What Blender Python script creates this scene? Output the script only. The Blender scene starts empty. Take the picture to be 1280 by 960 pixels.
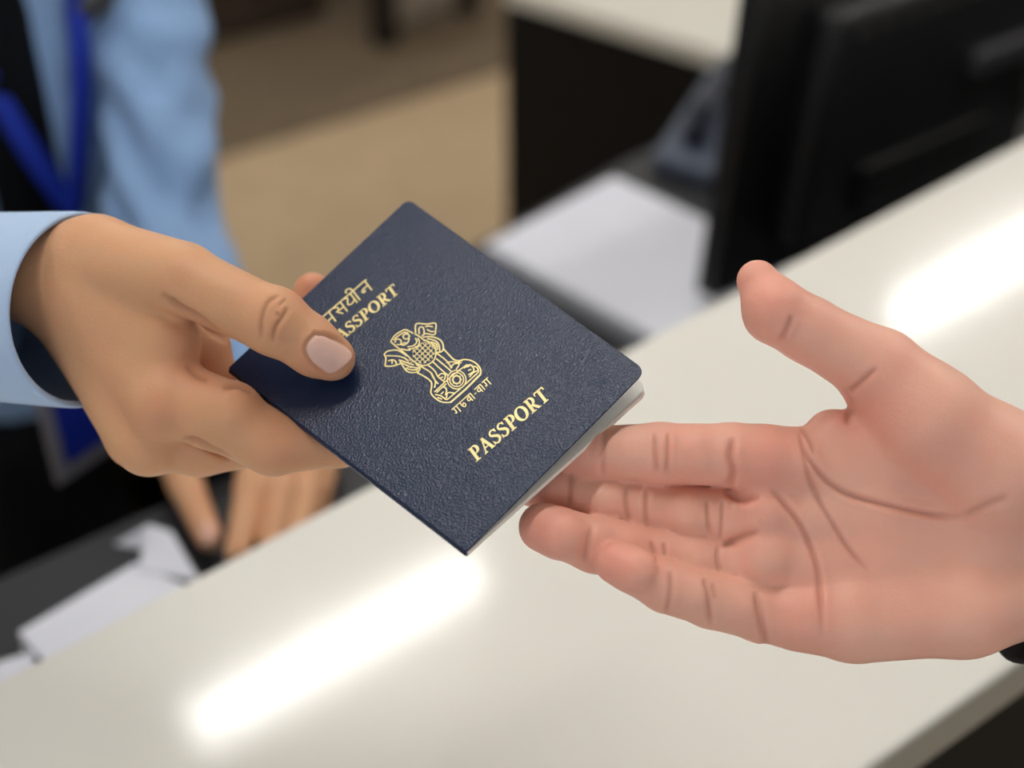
import bpy, bmesh, math, random
import numpy as np
from mathutils import Vector, Matrix

random.seed(7)
rng = np.random.default_rng(11)
SC = bpy.context.scene
COL = SC.collection

# ------------------------------------------------------------------ camera
FPX, CX, CY = 1778.0, 640.0, 480.0           # focal length in pixels of the 1280x960 frame
PITCH = math.radians(38.0)
CAM = np.array([0.0, 0.0, 1.65])
RIGHT = np.array([1.0, 0, 0])
UP = np.array([0, math.sin(PITCH), math.cos(PITCH)])
FWD = np.array([0, math.cos(PITCH), -math.sin(PITCH)])

cd = bpy.data.cameras.new('camera')
cam = bpy.data.objects.new('camera', cd)
COL.objects.link(cam)
cam.location = CAM
cam.rotation_euler = (math.pi / 2 - PITCH, 0, 0)
cd.sensor_width = 36.0
cd.lens = FPX / 1280 * 36.0
cd.clip_start = 0.01
cd.dof.use_dof = True
cd.dof.focus_distance = 0.492
cd.dof.aperture_fstop = 4.2
SC.camera = cam

# ------------------------------------------------------------------ world, exposure
w = bpy.data.worlds.new('hall_light'); SC.world = w
w.use_nodes = True
w.node_tree.nodes['Background'].inputs['Color'].default_value = (0.93, 0.96, 1.0, 1)
w.node_tree.nodes['Background'].inputs['Strength'].default_value = 0.44
SC.view_settings.view_transform = 'Standard'
SC.view_settings.look = 'None'
SC.view_settings.gamma = 1.0
SC.view_settings.use_curve_mapping = False
SC.view_settings.exposure = 0.86
LAMP_POWER = 19.0

# ------------------------------------------------------------------ helpers
def wpt(p):
    """view frame (right, up, depth) in metres -> world"""
    p = np.asarray(p, float)
    return CAM + p[..., 0:1] * RIGHT + p[..., 1:2] * UP + p[..., 2:3] * FWD
def vpt(px, py, d):
    return np.array([(px - CX) / FPX * d, -(py - CY) / FPX * d, d])
def at(px, py, d):
    """world point seen at (px,py) at depth d"""
    return Vector(wpt(vpt(px, py, d)))
def onz(px, py, z):
    r = wpt(vpt(px, py, 1.0)) - CAM
    return Vector(CAM + r * ((z - CAM[2]) / r[2]))
def depth_of(p):
    return float((np.array(p) - CAM) @ FWD)

def srgb(r, g, b):
    f = lambda c: (c / 255 / 12.92) if c / 255 <= 0.04045 else ((c / 255 + 0.055) / 1.055) ** 2.4
    return (f(r), f(g), f(b), 1)

def mat(name, col, rough=0.5, metal=0.0, noise=0.0, nscale=40, bump=0.0, bscale=300, coat=0.0, spec=0.5, sss=0.0, sheen=0.0):
    m = bpy.data.materials.new(name); m.use_nodes = True
    nt = m.node_tree; b = nt.nodes['Principled BSDF']
    b.inputs['Base Color'].default_value = col
    b.inputs['Roughness'].default_value = rough
    b.inputs['Metallic'].default_value = metal
    b.inputs['Specular IOR Level'].default_value = spec
    b.inputs['Coat Weight'].default_value = coat
    b.inputs['Sheen Weight'].default_value = sheen
    tc = nt.nodes.new('ShaderNodeTexCoord')
    if noise:
        n = nt.nodes.new('ShaderNodeTexNoise'); n.inputs['Scale'].default_value = nscale
        n.inputs['Detail'].default_value = 4
        nt.links.new(tc.outputs['Object'], n.inputs['Vector'])
        mx = nt.nodes.new('ShaderNodeMixRGB'); mx.blend_type = 'MULTIPLY'
        mr = nt.nodes.new('ShaderNodeMapRange')
        mr.inputs['From Min'].default_value = 0.3; mr.inputs['From Max'].default_value = 0.7
        mr.inputs['To Min'].default_value = 1 - noise; mr.inputs['To Max'].default_value = 1.0
        nt.links.new(n.outputs['Fac'], mr.inputs['Value'])
        cb = nt.nodes.new('ShaderNodeCombineColor')
        for i in range(3): nt.links.new(mr.outputs[0], cb.inputs[i])
        mx.inputs['Fac'].default_value = 1
        mx.inputs['Color1'].default_value = col
        nt.links.new(cb.outputs[0], mx.inputs['Color2'])
        nt.links.new(mx.outputs[0], b.inputs['Base Color'])
    if bump:
        n2 = nt.nodes.new('ShaderNodeTexNoise'); n2.inputs['Scale'].default_value = bscale
        n2.inputs['Detail'].default_value = 3
        nt.links.new(tc.outputs['Object'], n2.inputs['Vector'])
        bp = nt.nodes.new('ShaderNodeBump'); bp.inputs['Strength'].default_value = bump
        bp.inputs['Distance'].default_value = 0.001
        nt.links.new(n2.outputs['Fac'], bp.inputs['Height'])
        nt.links.new(bp.outputs[0], b.inputs['Normal'])
    return m

def link(name, me, material=None, parent=None):
    o = bpy.data.objects.new(name, me)
    COL.objects.link(o)
    if material is not None: me.materials.append(material)
    if parent is not None: o.parent = parent
    return o
def tag(o, label=None, cat=None, group=None, kind=None):
    if label: o['label'] = label
    if cat: o['category'] = cat
    if group: o['group'] = group
    if kind: o['kind'] = kind
    return o
def thing(name, loc, label, cat, group=None, rot=None):
    o = bpy.data.objects.new(name, None); COL.objects.link(o)
    o.empty_display_size = 0.02
    o.location = loc
    if rot is not None: o.rotation_euler = rot
    return tag(o, label, cat, group)
def mesh(name, verts, faces, smooth=False):
    me = bpy.data.meshes.new(name)
    me.from_pydata([tuple(v) for v in verts], [], [tuple(f) for f in faces])
    bm = bmesh.new(); bm.from_mesh(me)
    bmesh.ops.recalc_face_normals(bm, faces=bm.faces); bm.to_mesh(me); bm.free()
    if smooth: me.polygons.foreach_set('use_smooth', [True] * len(me.polygons))
    me.update(); return me
def rel(verts, parent_loc):
    return [Vector(v) - Vector(parent_loc) for v in verts]

def prism(name, poly, z0, z1, material, parent=None, bevel=0.0, off=(0, 0, 0)):
    """extrude an xy polygon between z0 and z1 (given in world, stored relative to off)"""
    off = Vector(off)
    bm = bmesh.new()
    lo = [bm.verts.new(Vector((p[0], p[1], z0)) - off) for p in poly]
    hi = [bm.verts.new(Vector((p[0], p[1], z1)) - off) for p in poly]
    n = len(poly)
    bm.faces.new(hi); bm.faces.new(lo[::-1])
    for i in range(n):
        bm.faces.new((lo[i], lo[(i + 1) % n], hi[(i + 1) % n], hi[i]))
    bmesh.ops.recalc_face_normals(bm, faces=bm.faces)
    if bevel:
        bmesh.ops.bevel(bm, geom=list(bm.edges), offset=bevel, segments=3, profile=0.5, affect='EDGES')
    me = bpy.data.meshes.new(name); bm.to_mesh(me); bm.free()
    o = link(name, me, material, parent)
    if parent is None: o.location = off
    return o
def box(name, c, size, material, parent=None, bevel=0.002, rot=None, seg=2):
    bm = bmesh.new(); bmesh.ops.create_cube(bm, size=1)
    for v in bm.verts: v.co = Vector((v.co.x * size[0], v.co.y * size[1], v.co.z * size[2]))
    if bevel: bmesh.ops.bevel(bm, geom=list(bm.edges), offset=bevel, segments=seg, profile=0.5, affect='EDGES')
    me = bpy.data.meshes.new(name); bm.to_mesh(me); bm.free()
    o = link(name, me, material, parent); o.location = c
    if rot is not None: o.rotation_euler = rot
    return o

# ------------------------------------------------------------------ implicit surfaces
class Field:
    """signed distance grid in view-frame millimetres (x right, y up, z depth)"""
    def __init__(s, lo, hi, h):
        s.lo = np.array(lo, float); s.h = h
        s.n = np.ceil((np.array(hi) - s.lo) / h).astype(int) + 1
        s.d = np.full(s.n, 60.0, np.float32)
    def blank(s):
        g = Field.__new__(Field); g.lo, g.h, g.n = s.lo, s.h, s.n
        g.d = np.full(s.n, 60.0, np.float32); return g
    def sub(s, lo, hi):
        i0 = np.clip(np.floor((lo - s.lo) / s.h).astype(int), 0, s.n - 1)
        i1 = np.clip(np.ceil((hi - s.lo) / s.h).astype(int) + 1, 1, s.n)
        sl = tuple(slice(a, b) for a, b in zip(i0, i1))
        ax = [(np.arange(a, b) * s.h + l).astype(np.float32) for a, b, l in zip(i0, i1, s.lo)]
        return sl, np.meshgrid(*ax, indexing='ij', sparse=True)
    @staticmethod
    def smin(a, b, k):
        if k <= 0: return np.minimum(a, b)
        h = np.maximum(k - np.abs(a - b), 0) / k
        return np.minimum(a, b) - h * h * h * k / 6.0
    def cone(s, a, b, ra, rb, k=0, flat=None):
        a = np.asarray(a, float); b = np.asarray(b, float); m = max(ra, rb) + k + 4
        sl, (X, Y, Z) = s.sub(np.minimum(a, b) - m, np.maximum(a, b) + m)
        if any(q.size == 0 for q in (X, Y, Z)): return
        ab = b - a; L = float(ab @ ab) + 1e-9
        t = np.clip(((X - a[0]) * ab[0] + (Y - a[1]) * ab[1] + (Z - a[2]) * ab[2]) / L, 0, 1)
        dx = X - a[0] - t * ab[0]; dy = Y - a[1] - t * ab[1]; dz = Z - a[2] - t * ab[2]
        if flat is not None:
            n, f = flat; n = np.asarray(n, float); n = n / np.linalg.norm(n)
            q = (dx * n[0] + dy * n[1] + dz * n[2]) * (f - 1)
            dx = dx + q * n[0]; dy = dy + q * n[1]; dz = dz + q * n[2]
        d = np.sqrt(dx * dx + dy * dy + dz * dz) - (ra + (rb - ra) * t)
        s.d[sl] = s.smin(s.d[sl], d.astype(np.float32), k)
    def chain(s, pts, rad, k=2.5, flat=None):
        for i in range(len(pts) - 1):
            s.cone(pts[i], pts[i + 1], rad[i], rad[i + 1], k if i else 0, flat)
    def ball(s, c, r, k=0, flat=None):
        s.cone(c, np.asarray(c, float) + 1e-3, r, r, k, flat)
    def ell(s, c, radii, axes, k=0):
        """ellipsoid, axes = 3 orthonormal rows"""
        c = np.asarray(c, float); m = max(radii) + k + 4
        sl, (X, Y, Z) = s.sub(c - m, c + m)
        if any(q.size == 0 for q in (X, Y, Z)): return
        A = np.asarray(axes, float)
        u = [((X - c[0]) * A[i, 0] + (Y - c[1]) * A[i, 1] + (Z - c[2]) * A[i, 2]) / radii[i] for i in range(3)]
        k0 = np.sqrt(u[0] ** 2 + u[1] ** 2 + u[2] ** 2)
        k1 = np.sqrt((u[0] / radii[0]) ** 2 + (u[1] / radii[1]) ** 2 + (u[2] / radii[2]) ** 2) + 1e-9
        d = k0 * (k0 - 1) / k1
        s.d[sl] = s.smin(s.d[sl], d.astype(np.float32), k)
    def merge(s, g, k=0):
        s.d = s.smin(s.d, g.d, k)
    def carve(s, g, k=0):
        s.d = -s.smin(-s.d, g.d, k)
    def nets(s):
        """surface nets -> vertices (mm), quads"""
        d = s.d; ins = d < 0
        nx, ny, nz = d.shape
        c = np.zeros((nx - 1, ny - 1, nz - 1), np.int8)
        for i in (0, 1):
            for j in (0, 1):
                for k in (0, 1):
                    c += ins[i:nx - 1 + i, j:ny - 1 + j, k:nz - 1 + k]
        act = (c > 0) & (c < 8)
        I = np.argwhere(act); idx = -np.ones(act.shape, np.int64); idx[act] = np.arange(len(I))
        acc = np.zeros((len(I), 3)); cnt = np.zeros(len(I))
        cor = [(i, j, k) for i in (0, 1) for j in (0, 1) for k in (0, 1)]
        vals = {q: d[I[:, 0] + q[0], I[:, 1] + q[1], I[:, 2] + q[2]].astype(float) for q in cor}
        for a in cor:
            for ax in range(3):
                if a[ax] == 0:
                    b = list(a); b[ax] = 1; b = tuple(b)
                    va, vb = vals[a], vals[b]
                    x = (va < 0) != (vb < 0)
                    t = np.where(x, va / np.where(np.abs(va - vb) < 1e-12, 1, va - vb), 0)
                    p = np.zeros((len(I), 3)) + np.array(a); p[:, ax] = t
                    acc[x] += p[x]; cnt[x] += 1
        V = s.lo + (I + acc / np.maximum(cnt, 1)[:, None]) * s.h
        Q = []
        for ax in range(3):
            o1, o2 = [(1, 2), (2, 0), (0, 1)][ax]
            sl0 = [slice(None)] * 3; sl1 = [slice(None)] * 3
            sl0[ax] = slice(0, -1); sl1[ax] = slice(1, None)
            e0 = ins[tuple(sl0)]; e1 = ins[tuple(sl1)]
            ed = np.argwhere(e0 != e1)
            ok = (ed[:, o1] > 0) & (ed[:, o2] > 0) & (ed[:, o1] < d.shape[o1] - 1) & (ed[:, o2] < d.shape[o2] - 1)
            ed = ed[ok]
            q = []
            for (u, v) in ((0, 0), (-1, 0), (-1, -1), (0, -1)):
                cc = ed.copy(); cc[:, o1] += u; cc[:, o2] += v
                q.append(idx[cc[:, 0], cc[:, 1], cc[:, 2]])
            q = np.stack(q, 1)
            flip = ~e0[ed[:, 0], ed[:, 1], ed[:, 2]]
            q[flip] = q[flip][:, ::-1]
            Q.append(q)
        return V, np.concatenate(Q)

def vnormals(V, Q):
    n = np.cross(V[Q[:, 2]] - V[Q[:, 0]], V[Q[:, 3]] - V[Q[:, 1]])
    N = np.zeros_like(V)
    for i in range(4): np.add.at(N, Q[:, i], n)
    return N / (np.linalg.norm(N, axis=1, keepdims=True) + 1e-12)
def relax(V, Q, it=2, lam=0.5):
    for _ in range(it):
        A = np.zeros_like(V); C = np.zeros(len(V))
        for i in range(4):
            for j in (1, 3):
                np.add.at(A, Q[:, i], V[Q[:, (i + j) % 4]]); np.add.at(C, Q[:, i], 1)
        V = V + lam * (A / np.maximum(C, 1)[:, None] - V)
    return V
def subdivide(V, Q):
    """split each quad in four (linear), used before fine sculpting"""
    E = np.concatenate([Q[:, [i, (i + 1) % 4]] for i in range(4)])
    Es = np.sort(E, 1)
    U, inv = np.unique(Es[:, 0] * (len(V) + 1) + Es[:, 1], return_inverse=True)
    a = U // (len(V) + 1); b = U % (len(V) + 1)
    mid = (V[a] + V[b]) / 2; cen = V[Q].mean(1)
    n = len(Q); m = [inv[i * n:(i + 1) * n] + len(V) for i in range(4)]
    c = np.arange(n) + len(V) + len(mid)
    V2 = np.concatenate([V, mid, cen])
    Q2 = np.concatenate([np.stack([Q[:, i], m[i], c, m[(i + 3) % 4]], 1) for i in range(4)])
    return V2, Q2

def P(px, py, d):
    """view-frame millimetres"""
    return vpt(px, py, d * 1.0)
def pix(V):
    return np.stack([CX + FPX * V[:, 0] / V[:, 2], CY - FPX * V[:, 1] / V[:, 2]], 1)
def polydist(Pt, line):
    """distance of points to a polyline + its 0..1 parameter"""
    best = np.full(len(Pt), 1e9); bt = np.zeros(len(Pt)); n = len(line) - 1
    for i in range(n):
        a = np.array(line[i], float); b = np.array(line[i + 1], float); ab = b - a
        t = np.clip(((Pt - a) @ ab) / (ab @ ab), 0, 1)
        dd = np.linalg.norm(Pt - a - t[:, None] * ab, axis=1)
        u = dd < best; best[u] = dd[u]; bt[u] = (i + t[u]) / n
    return best, bt
def curve(pts, n=6):
    """Catmull-Rom resample"""
    p = [np.array(q, float) for q in pts]; p = [2 * p[0] - p[1]] + p + [2 * p[-1] - p[-2]]
    out = []
    for i in range(1, len(p) - 2):
        for j in range(n):
            t = j / n
            out.append(0.5 * ((2 * p[i]) + (-p[i - 1] + p[i + 1]) * t + (2 * p[i - 1] - 5 * p[i] + 4 * p[i + 1] - p[i + 2]) * t * t
                              + (-p[i - 1] + 3 * p[i] - 3 * p[i + 1] + p[i + 2]) * t ** 3))
    out.append(p[-2]); return out

def sculpt_creases(V, N, creases, mask):
    """press skin folds into the surface; returns moved V and the fold weight.  crease = (polyline, width_px, depth_mm, side bulge mm)"""
    pp = pix(V); D = np.zeros(len(V)); Wt = np.zeros(len(V))
    for line, wd, dep, bul in creases:
        ln = curve(line, 5)
        lo = np.min(ln, 0) - 6 * wd; hi = np.max(ln, 0) + 6 * wd
        s = mask & np.all((pp > lo) & (pp < hi), axis=1)
        if not s.any(): continue
        dd, t = polydist(pp[s], ln)
        fade = np.clip(np.minimum(t, 1 - t) / 0.18, 0.0, 1) ** 0.7
        fade = fade * np.clip(-N[s, 2] / 0.55, 0, 1)
        g = np.exp(-(dd / wd) ** 2) * fade
        D[s] -= dep * g
        D[s] += bul * np.exp(-((dd - 2.6 * wd) / (1.6 * wd)) ** 2) * fade
        Wt[s] = np.maximum(Wt[s], g)
    return V + N * D[:, None], Wt

def skin_mesh(name, V, Q, origin, attrs, material):
    """view-frame mm -> world mesh relative to origin, with per-vertex attributes"""
    Wd = wpt(V * 0.001) - np.array(origin)
    me = bpy.data.meshes.new(name)
    me.vertices.add(len(Wd)); me.vertices.foreach_set('co', Wd.astype(np.float32).ravel())
    me.loops.add(Q.size); me.polygons.add(len(Q))
    # flip winding test: view frame (right, up, depth) is left-handed
    me.loops.foreach_set('vertex_index', Q[:, ::-1].astype(np.int32).ravel())
    me.polygons.foreach_set('loop_start', (np.arange(len(Q)) * 4).astype(np.int32))
    me.polygons.foreach_set('use_smooth', np.ones(len(Q), bool))
    for an, av in attrs.items():
        a = me.attributes.new(an, 'FLOAT', 'POINT'); a.data.foreach_set('value', av.astype(np.float32))
    me.update(calc_edges=True); me.validate()
    me.materials.append(material)
    return me

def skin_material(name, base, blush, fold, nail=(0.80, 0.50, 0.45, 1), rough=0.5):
    m = bpy.data.materials.new(name); m.use_nodes = True
    nt = m.node_tree; N = nt.nodes; L = nt.links; b = N['Principled BSDF']
    b.inputs['Specular IOR Level'].default_value = 0.35
    b.inputs['Subsurface Weight'].default_value = 0.25
    b.inputs['Subsurface Radius'].default_value = (1.0, 0.35, 0.2)
    b.inputs['Subsurface Scale'].default_value = 0.004
    def attr(n):
        a = N.new('ShaderNodeAttribute'); a.attribute_name = n; return a.outputs['Fac']
    def mix(fac, c1, c2):
        x = N.new('ShaderNodeMixRGB'); L.new(fac, x.inputs['Fac'])
        for s_, c in ((x.inputs['Color1'], c1), (x.inputs['Color2'], c2)):
            if isinstance(c, tuple): s_.default_value = c
            else: L.new(c, s_)
        return x.outputs[0]
    tc = N.new('ShaderNodeTexCoord')
    n1 = N.new('ShaderNodeTexNoise'); n1.inputs['Scale'].default_value = 55; n1.inputs['Detail'].default_value = 5
    L.new(tc.outputs['Object'], n1.inputs['Vector'])
    mr = N.new('ShaderNodeMapRange'); mr.inputs['From Min'].default_value = 0.35; mr.inputs['From Max'].default_value = 0.75
    mr.inputs['To Min'].default_value = 0; mr.inputs['To Max'].default_value = 0.30
    L.new(n1.outputs['Fac'], mr.inputs['Value'])
    c = mix(mr.outputs[0], base, blush)
    c = mix(attr('blush'), c, blush)
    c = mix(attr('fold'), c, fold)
    c = mix(attr('nail'), c, nail)
    L.new(c, b.inputs['Base Color'])
    rr = N.new('ShaderNodeMapRange'); rr.inputs['To Min'].default_value = rough; rr.inputs['To Max'].default_value = 0.16
    L.new(attr('nail'), rr.inputs['Value']); L.new(rr.outputs[0], b.inputs['Roughness'])
    n2 = N.new('ShaderNodeTexVoronoi'); n2.inputs['Scale'].default_value = 900
    L.new(tc.outputs['Object'], n2.inputs['Vector'])
    n3 = N.new('ShaderNodeTexNoise'); n3.inputs['Scale'].default_value = 260; n3.inputs['Detail'].default_value = 3
    L.new(tc.outputs['Object'], n3.inputs['Vector'])
    ad = N.new('ShaderNodeMath'); ad.operation = 'ADD'
    L.new(n2.outputs['Distance'], ad.inputs[0]); L.new(n3.outputs['Fac'], ad.inputs[1])
    bp = N.new('ShaderNodeBump'); bp.inputs['Strength'].default_value = 0.10; bp.inputs['Distance'].default_value = 0.0006
    L.new(ad.outputs[0], bp.inputs['Height']); L.new(bp.outputs[0], b.inputs['Normal'])
    return m

# ------------------------------------------------------------------ the room
CEIL = 2.75
M_CARPET = mat('beige_carpet', srgb(190, 166, 134), 0.95, noise=0.10, nscale=14, bump=0.4, bscale=900)
M_FLOOR_D = mat('darker_floor', srgb(114, 98, 78), 0.95, noise=0.12, nscale=14, bump=0.4, bscale=900)
M_WALL = mat('wall_paint', srgb(226, 223, 214), 0.8, noise=0.03, nscale=3)
M_CEIL = mat('ceiling_paint', srgb(236, 236, 232), 0.9)
XL, XR, YF, YB = -3.4, 4.4, -2.2, 6.2
tag(prism('floor', [(XL, YF), (XR, YF), (XR, YB), (XL, YB)], -0.06, 0.0, M_CARPET), 'beige office carpet', kind='structure')
tag(prism('ceiling', [(XL, YF), (XR, YF), (XR, YB), (XL, YB)], CEIL, CEIL + 0.08, M_CEIL), 'white ceiling', kind='structure')
tag(prism('wall_back', [(XL, YB), (XR, YB), (XR, YB + 0.1), (XL, YB + 0.1)], 0, CEIL, M_WALL), 'pale back wall', kind='structure')
tag(prism('wall_left', [(XL - 0.1, YF), (XL, YF), (XL, YB), (XL - 0.1, YB)], 0, CEIL, M_WALL), 'pale side wall', kind='structure')
tag(prism('wall_right', [(XR, YF), (XR + 0.1, YF), (XR + 0.1, YB), (XR, YB)], 0, CEIL, M_WALL), 'pale side wall', kind='structure')
for nm, pl in (('baseboard_back', [(XL, YB - 0.015), (XR, YB - 0.015), (XR, YB), (XL, YB)]), ('baseboard_left', [(XL, YF), (XL + 0.015, YF), (XL + 0.015, YB - 0.015), (XL, YB - 0.015)]),
               ('baseboard_right', [(XR - 0.015, YF), (XR, YF), (XR, YB - 0.015), (XR - 0.015, YB - 0.015)])):
    tag(prism(nm, pl, 0, 0.09, mat(nm + '_paint', srgb(70, 62, 54), 0.5)), 'dark baseboard', kind='structure')
# darker brown floor area beyond a straight line
sA, sB = onz(200, 222, 0), onz(660, 80, 0)
sd = (sB - sA).normalized()
p0 = sA - sd * ((sA.x - XL - 0.02) / sd.x); p1 = sA + sd * ((XR - 0.02 - sA.x) / sd.x)
back = [p0, p1, Vector((XR - 0.02, YB - 0.02, 0)), Vector((XL + 0.02, YB - 0.02, 0))]
if p1.y > YB - 0.02:
    p1 = sA + sd * ((YB - 0.02 - sA.y) / sd.y); back = [p0, p1, Vector((XL + 0.02, YB - 0.02, 0))]
tag(prism('floor_darker_area', [(q.x, q.y) for q in back], 0.0, 0.006, M_FLOOR_D), 'darker brown floor area beyond a straight line', kind='structure')

# ------------------------------------------------------------------ ceiling lights (two are mirrored in the counter)
COUNTER_Z, DESK_Z = 1.10, 1.0
def mirrored(px, py, z):
    q = np.array(onz(px, py, COUNTER_Z)); r = q - CAM; r[2] = -r[2]
    return Vector(q + r * ((z - COUNTER_Z) / r[2]))
M_TUBE = bpy.data.materials.new('lamp_diffuser'); M_TUBE.use_nodes = True
_b = M_TUBE.node_tree.nodes['Principled BSDF']
_b.inputs['Base Color'].default_value = (1, 1, 1, 1)
_b.inputs['Emission Color'].default_value = (1.0, 0.975, 0.935, 1)
_b.inputs['Emission Strength'].default_value = LAMP_POWER
M_HOUSING = mat('lamp_housing', srgb(225, 226, 226), 0.4)
LZ = CEIL - 0.06
lA, lB = mirrored(244, 906, LZ), mirrored(592, 711, LZ)
ldir = (lB - lA); ldir.z = 0; LLEN = ldir.length; ldir.normalize(); lperp = Vector((-ldir.y, ldir.x, 0))
lC, lD = mirrored(1120, 395, LZ), None
LW = 0.072
def ceiling_lamp(c, length, label, first=[None]):
    root = thing('ceiling_light', (c.x, c.y, CEIL), label, 'ceiling light', 'slim linear lights under the ceiling', rot=(0, 0, math.atan2(ldir.y, ldir.x)))
    box('housing', (0, 0, -0.025), (length + 0.04, LW + 0.03, 0.05), M_HOUSING, root, 0.004)
    box('diffuser', (0, 0, -0.054), (length, LW, 0.016), M_TUBE, root, 0.006)
    for s in (-1, 1): box('end_cap', (s * (length / 2 + 0.012), 0, -0.054), (0.014, LW + 0.01, 0.02), M_HOUSING, root, 0.002)
    return root
c1 = (lA + lB) / 2
ceiling_lamp(c1, LLEN, 'slim linear ceiling light mirrored in the white counter below the passport')
s2 = (lC - lA).dot(ldir)
pr2 = (lC - lA).dot(lperp)
c2 = lA + ldir * (s2 + LLEN / 2) + lperp * pr2
ceiling_lamp(c2, LLEN, 'slim linear ceiling light mirrored in the white counter beside the raised thumb')
for (al, pe) in ((-0.56, -1.07), (1.3, -1.5), (0.4, 1.75), (2.4, 1.75), (-1.3, 1.6), (-2.6, 0.1), (1.6, 3.3), (-0.6, 3.3), (2.6, -1.6)):
    c = c1 + ldir * al + lperp * pe
    if XL + 0.7 < c.x < XR - 0.7 and YF + 0.6 < c.y < YB - 0.7:
        ceiling_lamp(c, 1.2, 'unseen slim linear ceiling light added above the passport for the sheen on its cover' if pe == -1.07 else 'slim linear ceiling light over the hall, not mirrored in the counter')  # lamp above the passport is added out of view for the cover sheen

# ------------------------------------------------------------------ counter and desk
M_COUNTER = mat('counter_laminate', srgb(232, 231, 224), 0.105, noise=0.02, nscale=6, spec=0.5)
M_EDGE = mat('counter_edge', srgb(150, 148, 138), 0.35)
M_BLACK = mat('black_laminate', srgb(6, 5, 4), 0.7, spec=0.25, noise=0.2, nscale=9)
M_DESK = mat('grey_desk', srgb(36, 38, 42), 0.5, noise=0.08, nscale=20)
cin0, cin1 = onz(0, 850, COUNTER_Z), onz(1280, 174, COUNTER_Z)
cdir = (cin1 - cin0).normalized()
cin_a = cin0 - cdir * 0.75; cin_b = cin1 + cdir * 1.0
co0, co1 = onz(1081, 960, COUNTER_Z), onz(1262, 833, COUNTER_Z)
odir = (co1 - co0).normalized()
co_a = co0 - odir * 0.95; co_b = co1 + odir * 1.2
cn = Vector((-cdir.y, cdir.x, 0))                                 # towards the officer
counter = thing('service_counter', ((cin_a + co_b) / 2).to_3d() * 1, 'long glossy off-white service counter with black front between two people', 'counter')
counter.location.z = 0
co = counter.location
prism('counter_top', [cin_a, cin_b, co_b, co_a], COUNTER_Z - 0.034, COUNTER_Z, M_COUNTER, counter, 0.003, co)
ins = -cn * 0.03
prism('edge_band', [co_a + cn * 0.004 - cdir * 0.001, co_b + cn * 0.004, co_b - cn * 0.001, co_a - cn * 0.001], COUNTER_Z - 0.0335, COUNTER_Z - 0.004, M_EDGE, counter, 0, co)
prism('front_panel', [co_a + cn * 0.035, co_b + cn * 0.035, co_b + cn * 0.06, co_a + cn * 0.06], 0.0, COUNTER_Z - 0.034, M_BLACK, counter, 0.002, co)
prism('back_panel', [cin_a - cn * 0.03, cin_b - cn * 0.03, cin_b - cn * 0.008, cin_a - cn * 0.008], 0.0, COUNTER_Z - 0.034, M_BLACK, counter, 0.002, co)
# lower work desk on the officer's side, deeper at the monitor end
d0, d1 = onz(-160, 795, DESK_Z), onz(420, 535, DESK_Z)
LOW_Z = 0.86
dk = [cin_a - cn * 0.006, cin_b - cn * 0.006, cin_b + cn * 0.62, onz(1000, 96, LOW_Z), onz(776, 204, LOW_Z), onz(588, 312, LOW_Z), onz(560, 400, LOW_Z), cin0 + cdir * 0.5 + cn * 0.12, cin_a + cn * 0.12]
desk = thing('work_desk', ((d0 + cin_b) / 2), 'dark grey lower work desk behind the white counter, papers and monitor on it', 'desk')
desk.location.z = 0; do = desk.location
prism('desk_top', dk, LOW_Z - 0.03, LOW_Z, M_DESK, desk, 0, do)
sh = [cin_a - cn * 0.006, cin0 + cdir * 0.52 - cn * 0.006, cin0 + cdir * 0.52 + cn * 0.10, d1, d0, cin_a + cn * 0.12]
shelf = thing('document_shelf', (cin0.x, cin0.y, LOW_Z), 'dark grey raised shelf along the counter under the resting hand and papers', 'shelf')
so = shelf.location
prism('shelf_board', sh, DESK_Z - 0.02, DESK_Z, M_DESK, shelf, 0, so)
for t in (-0.5, 0.0, 0.44):
    q = cin0 + cdir * t + cn * 0.01
    prism('shelf_support', [q, q + cdir * 0.02, q + cdir * 0.02 + cn * 0.09, q + cn * 0.09], LOW_Z, DESK_Z - 0.02, M_BLACK, shelf, 0, so)
for t in (0.15, 0.5, 0.9):
    q = cin_a + (cin_b - cin_a) * t + cn * 0.10
    prism('desk_leg', [q, q + cdir * 0.05, q + cdir * 0.05 + cn * 0.05, q + cn * 0.05], 0, LOW_Z - 0.03, M_BLACK, desk, 0.002, do)

# ------------------------------------------------------------------ passport
PE1 = np.array([0.67617069, 0.67873921, 0.28654194])     # spine -> fore-edge (view frame)
PE2 = np.array([0.71986813, -0.52589449, -0.45301751])   # head -> foot
PO = np.array([-0.10226974, 0.00764264, 0.5176232])      # head of the spine
PN = np.array([-0.15678992, 0.51258957, -0.84419717])    # out of the front cover
toW = lambda v: Vector(v[0] * RIGHT + v[1] * UP + v[2] * FWD)
pX, pY = toW(PE1).normalized(), -toW(PE2).normalized()
pZ = pX.cross(pY).normalized(); pY = pZ.cross(pX)
pC = Vector(wpt(PO + PE1 * 0.0455 + PE2 * 0.0605))
passport = thing('passport', pC, 'navy blue leatherette passport booklet with gold crest, held out between two hands', 'passport')
passport.rotation_euler = Matrix((pX, pY, pZ)).transposed().to_euler()
def cover_xy(px, py):
    """point of the front cover plane seen at a pixel, in booklet coordinates (mm)"""
    ray = vpt(px, py, 1.0); t = (PO @ PN) / (ray @ PN)
    q = ray * t - PO
    return np.array([(q @ PE1 - 0.0455) * 1000, -(q @ PE2 - 0.0605) * 1000])

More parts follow.
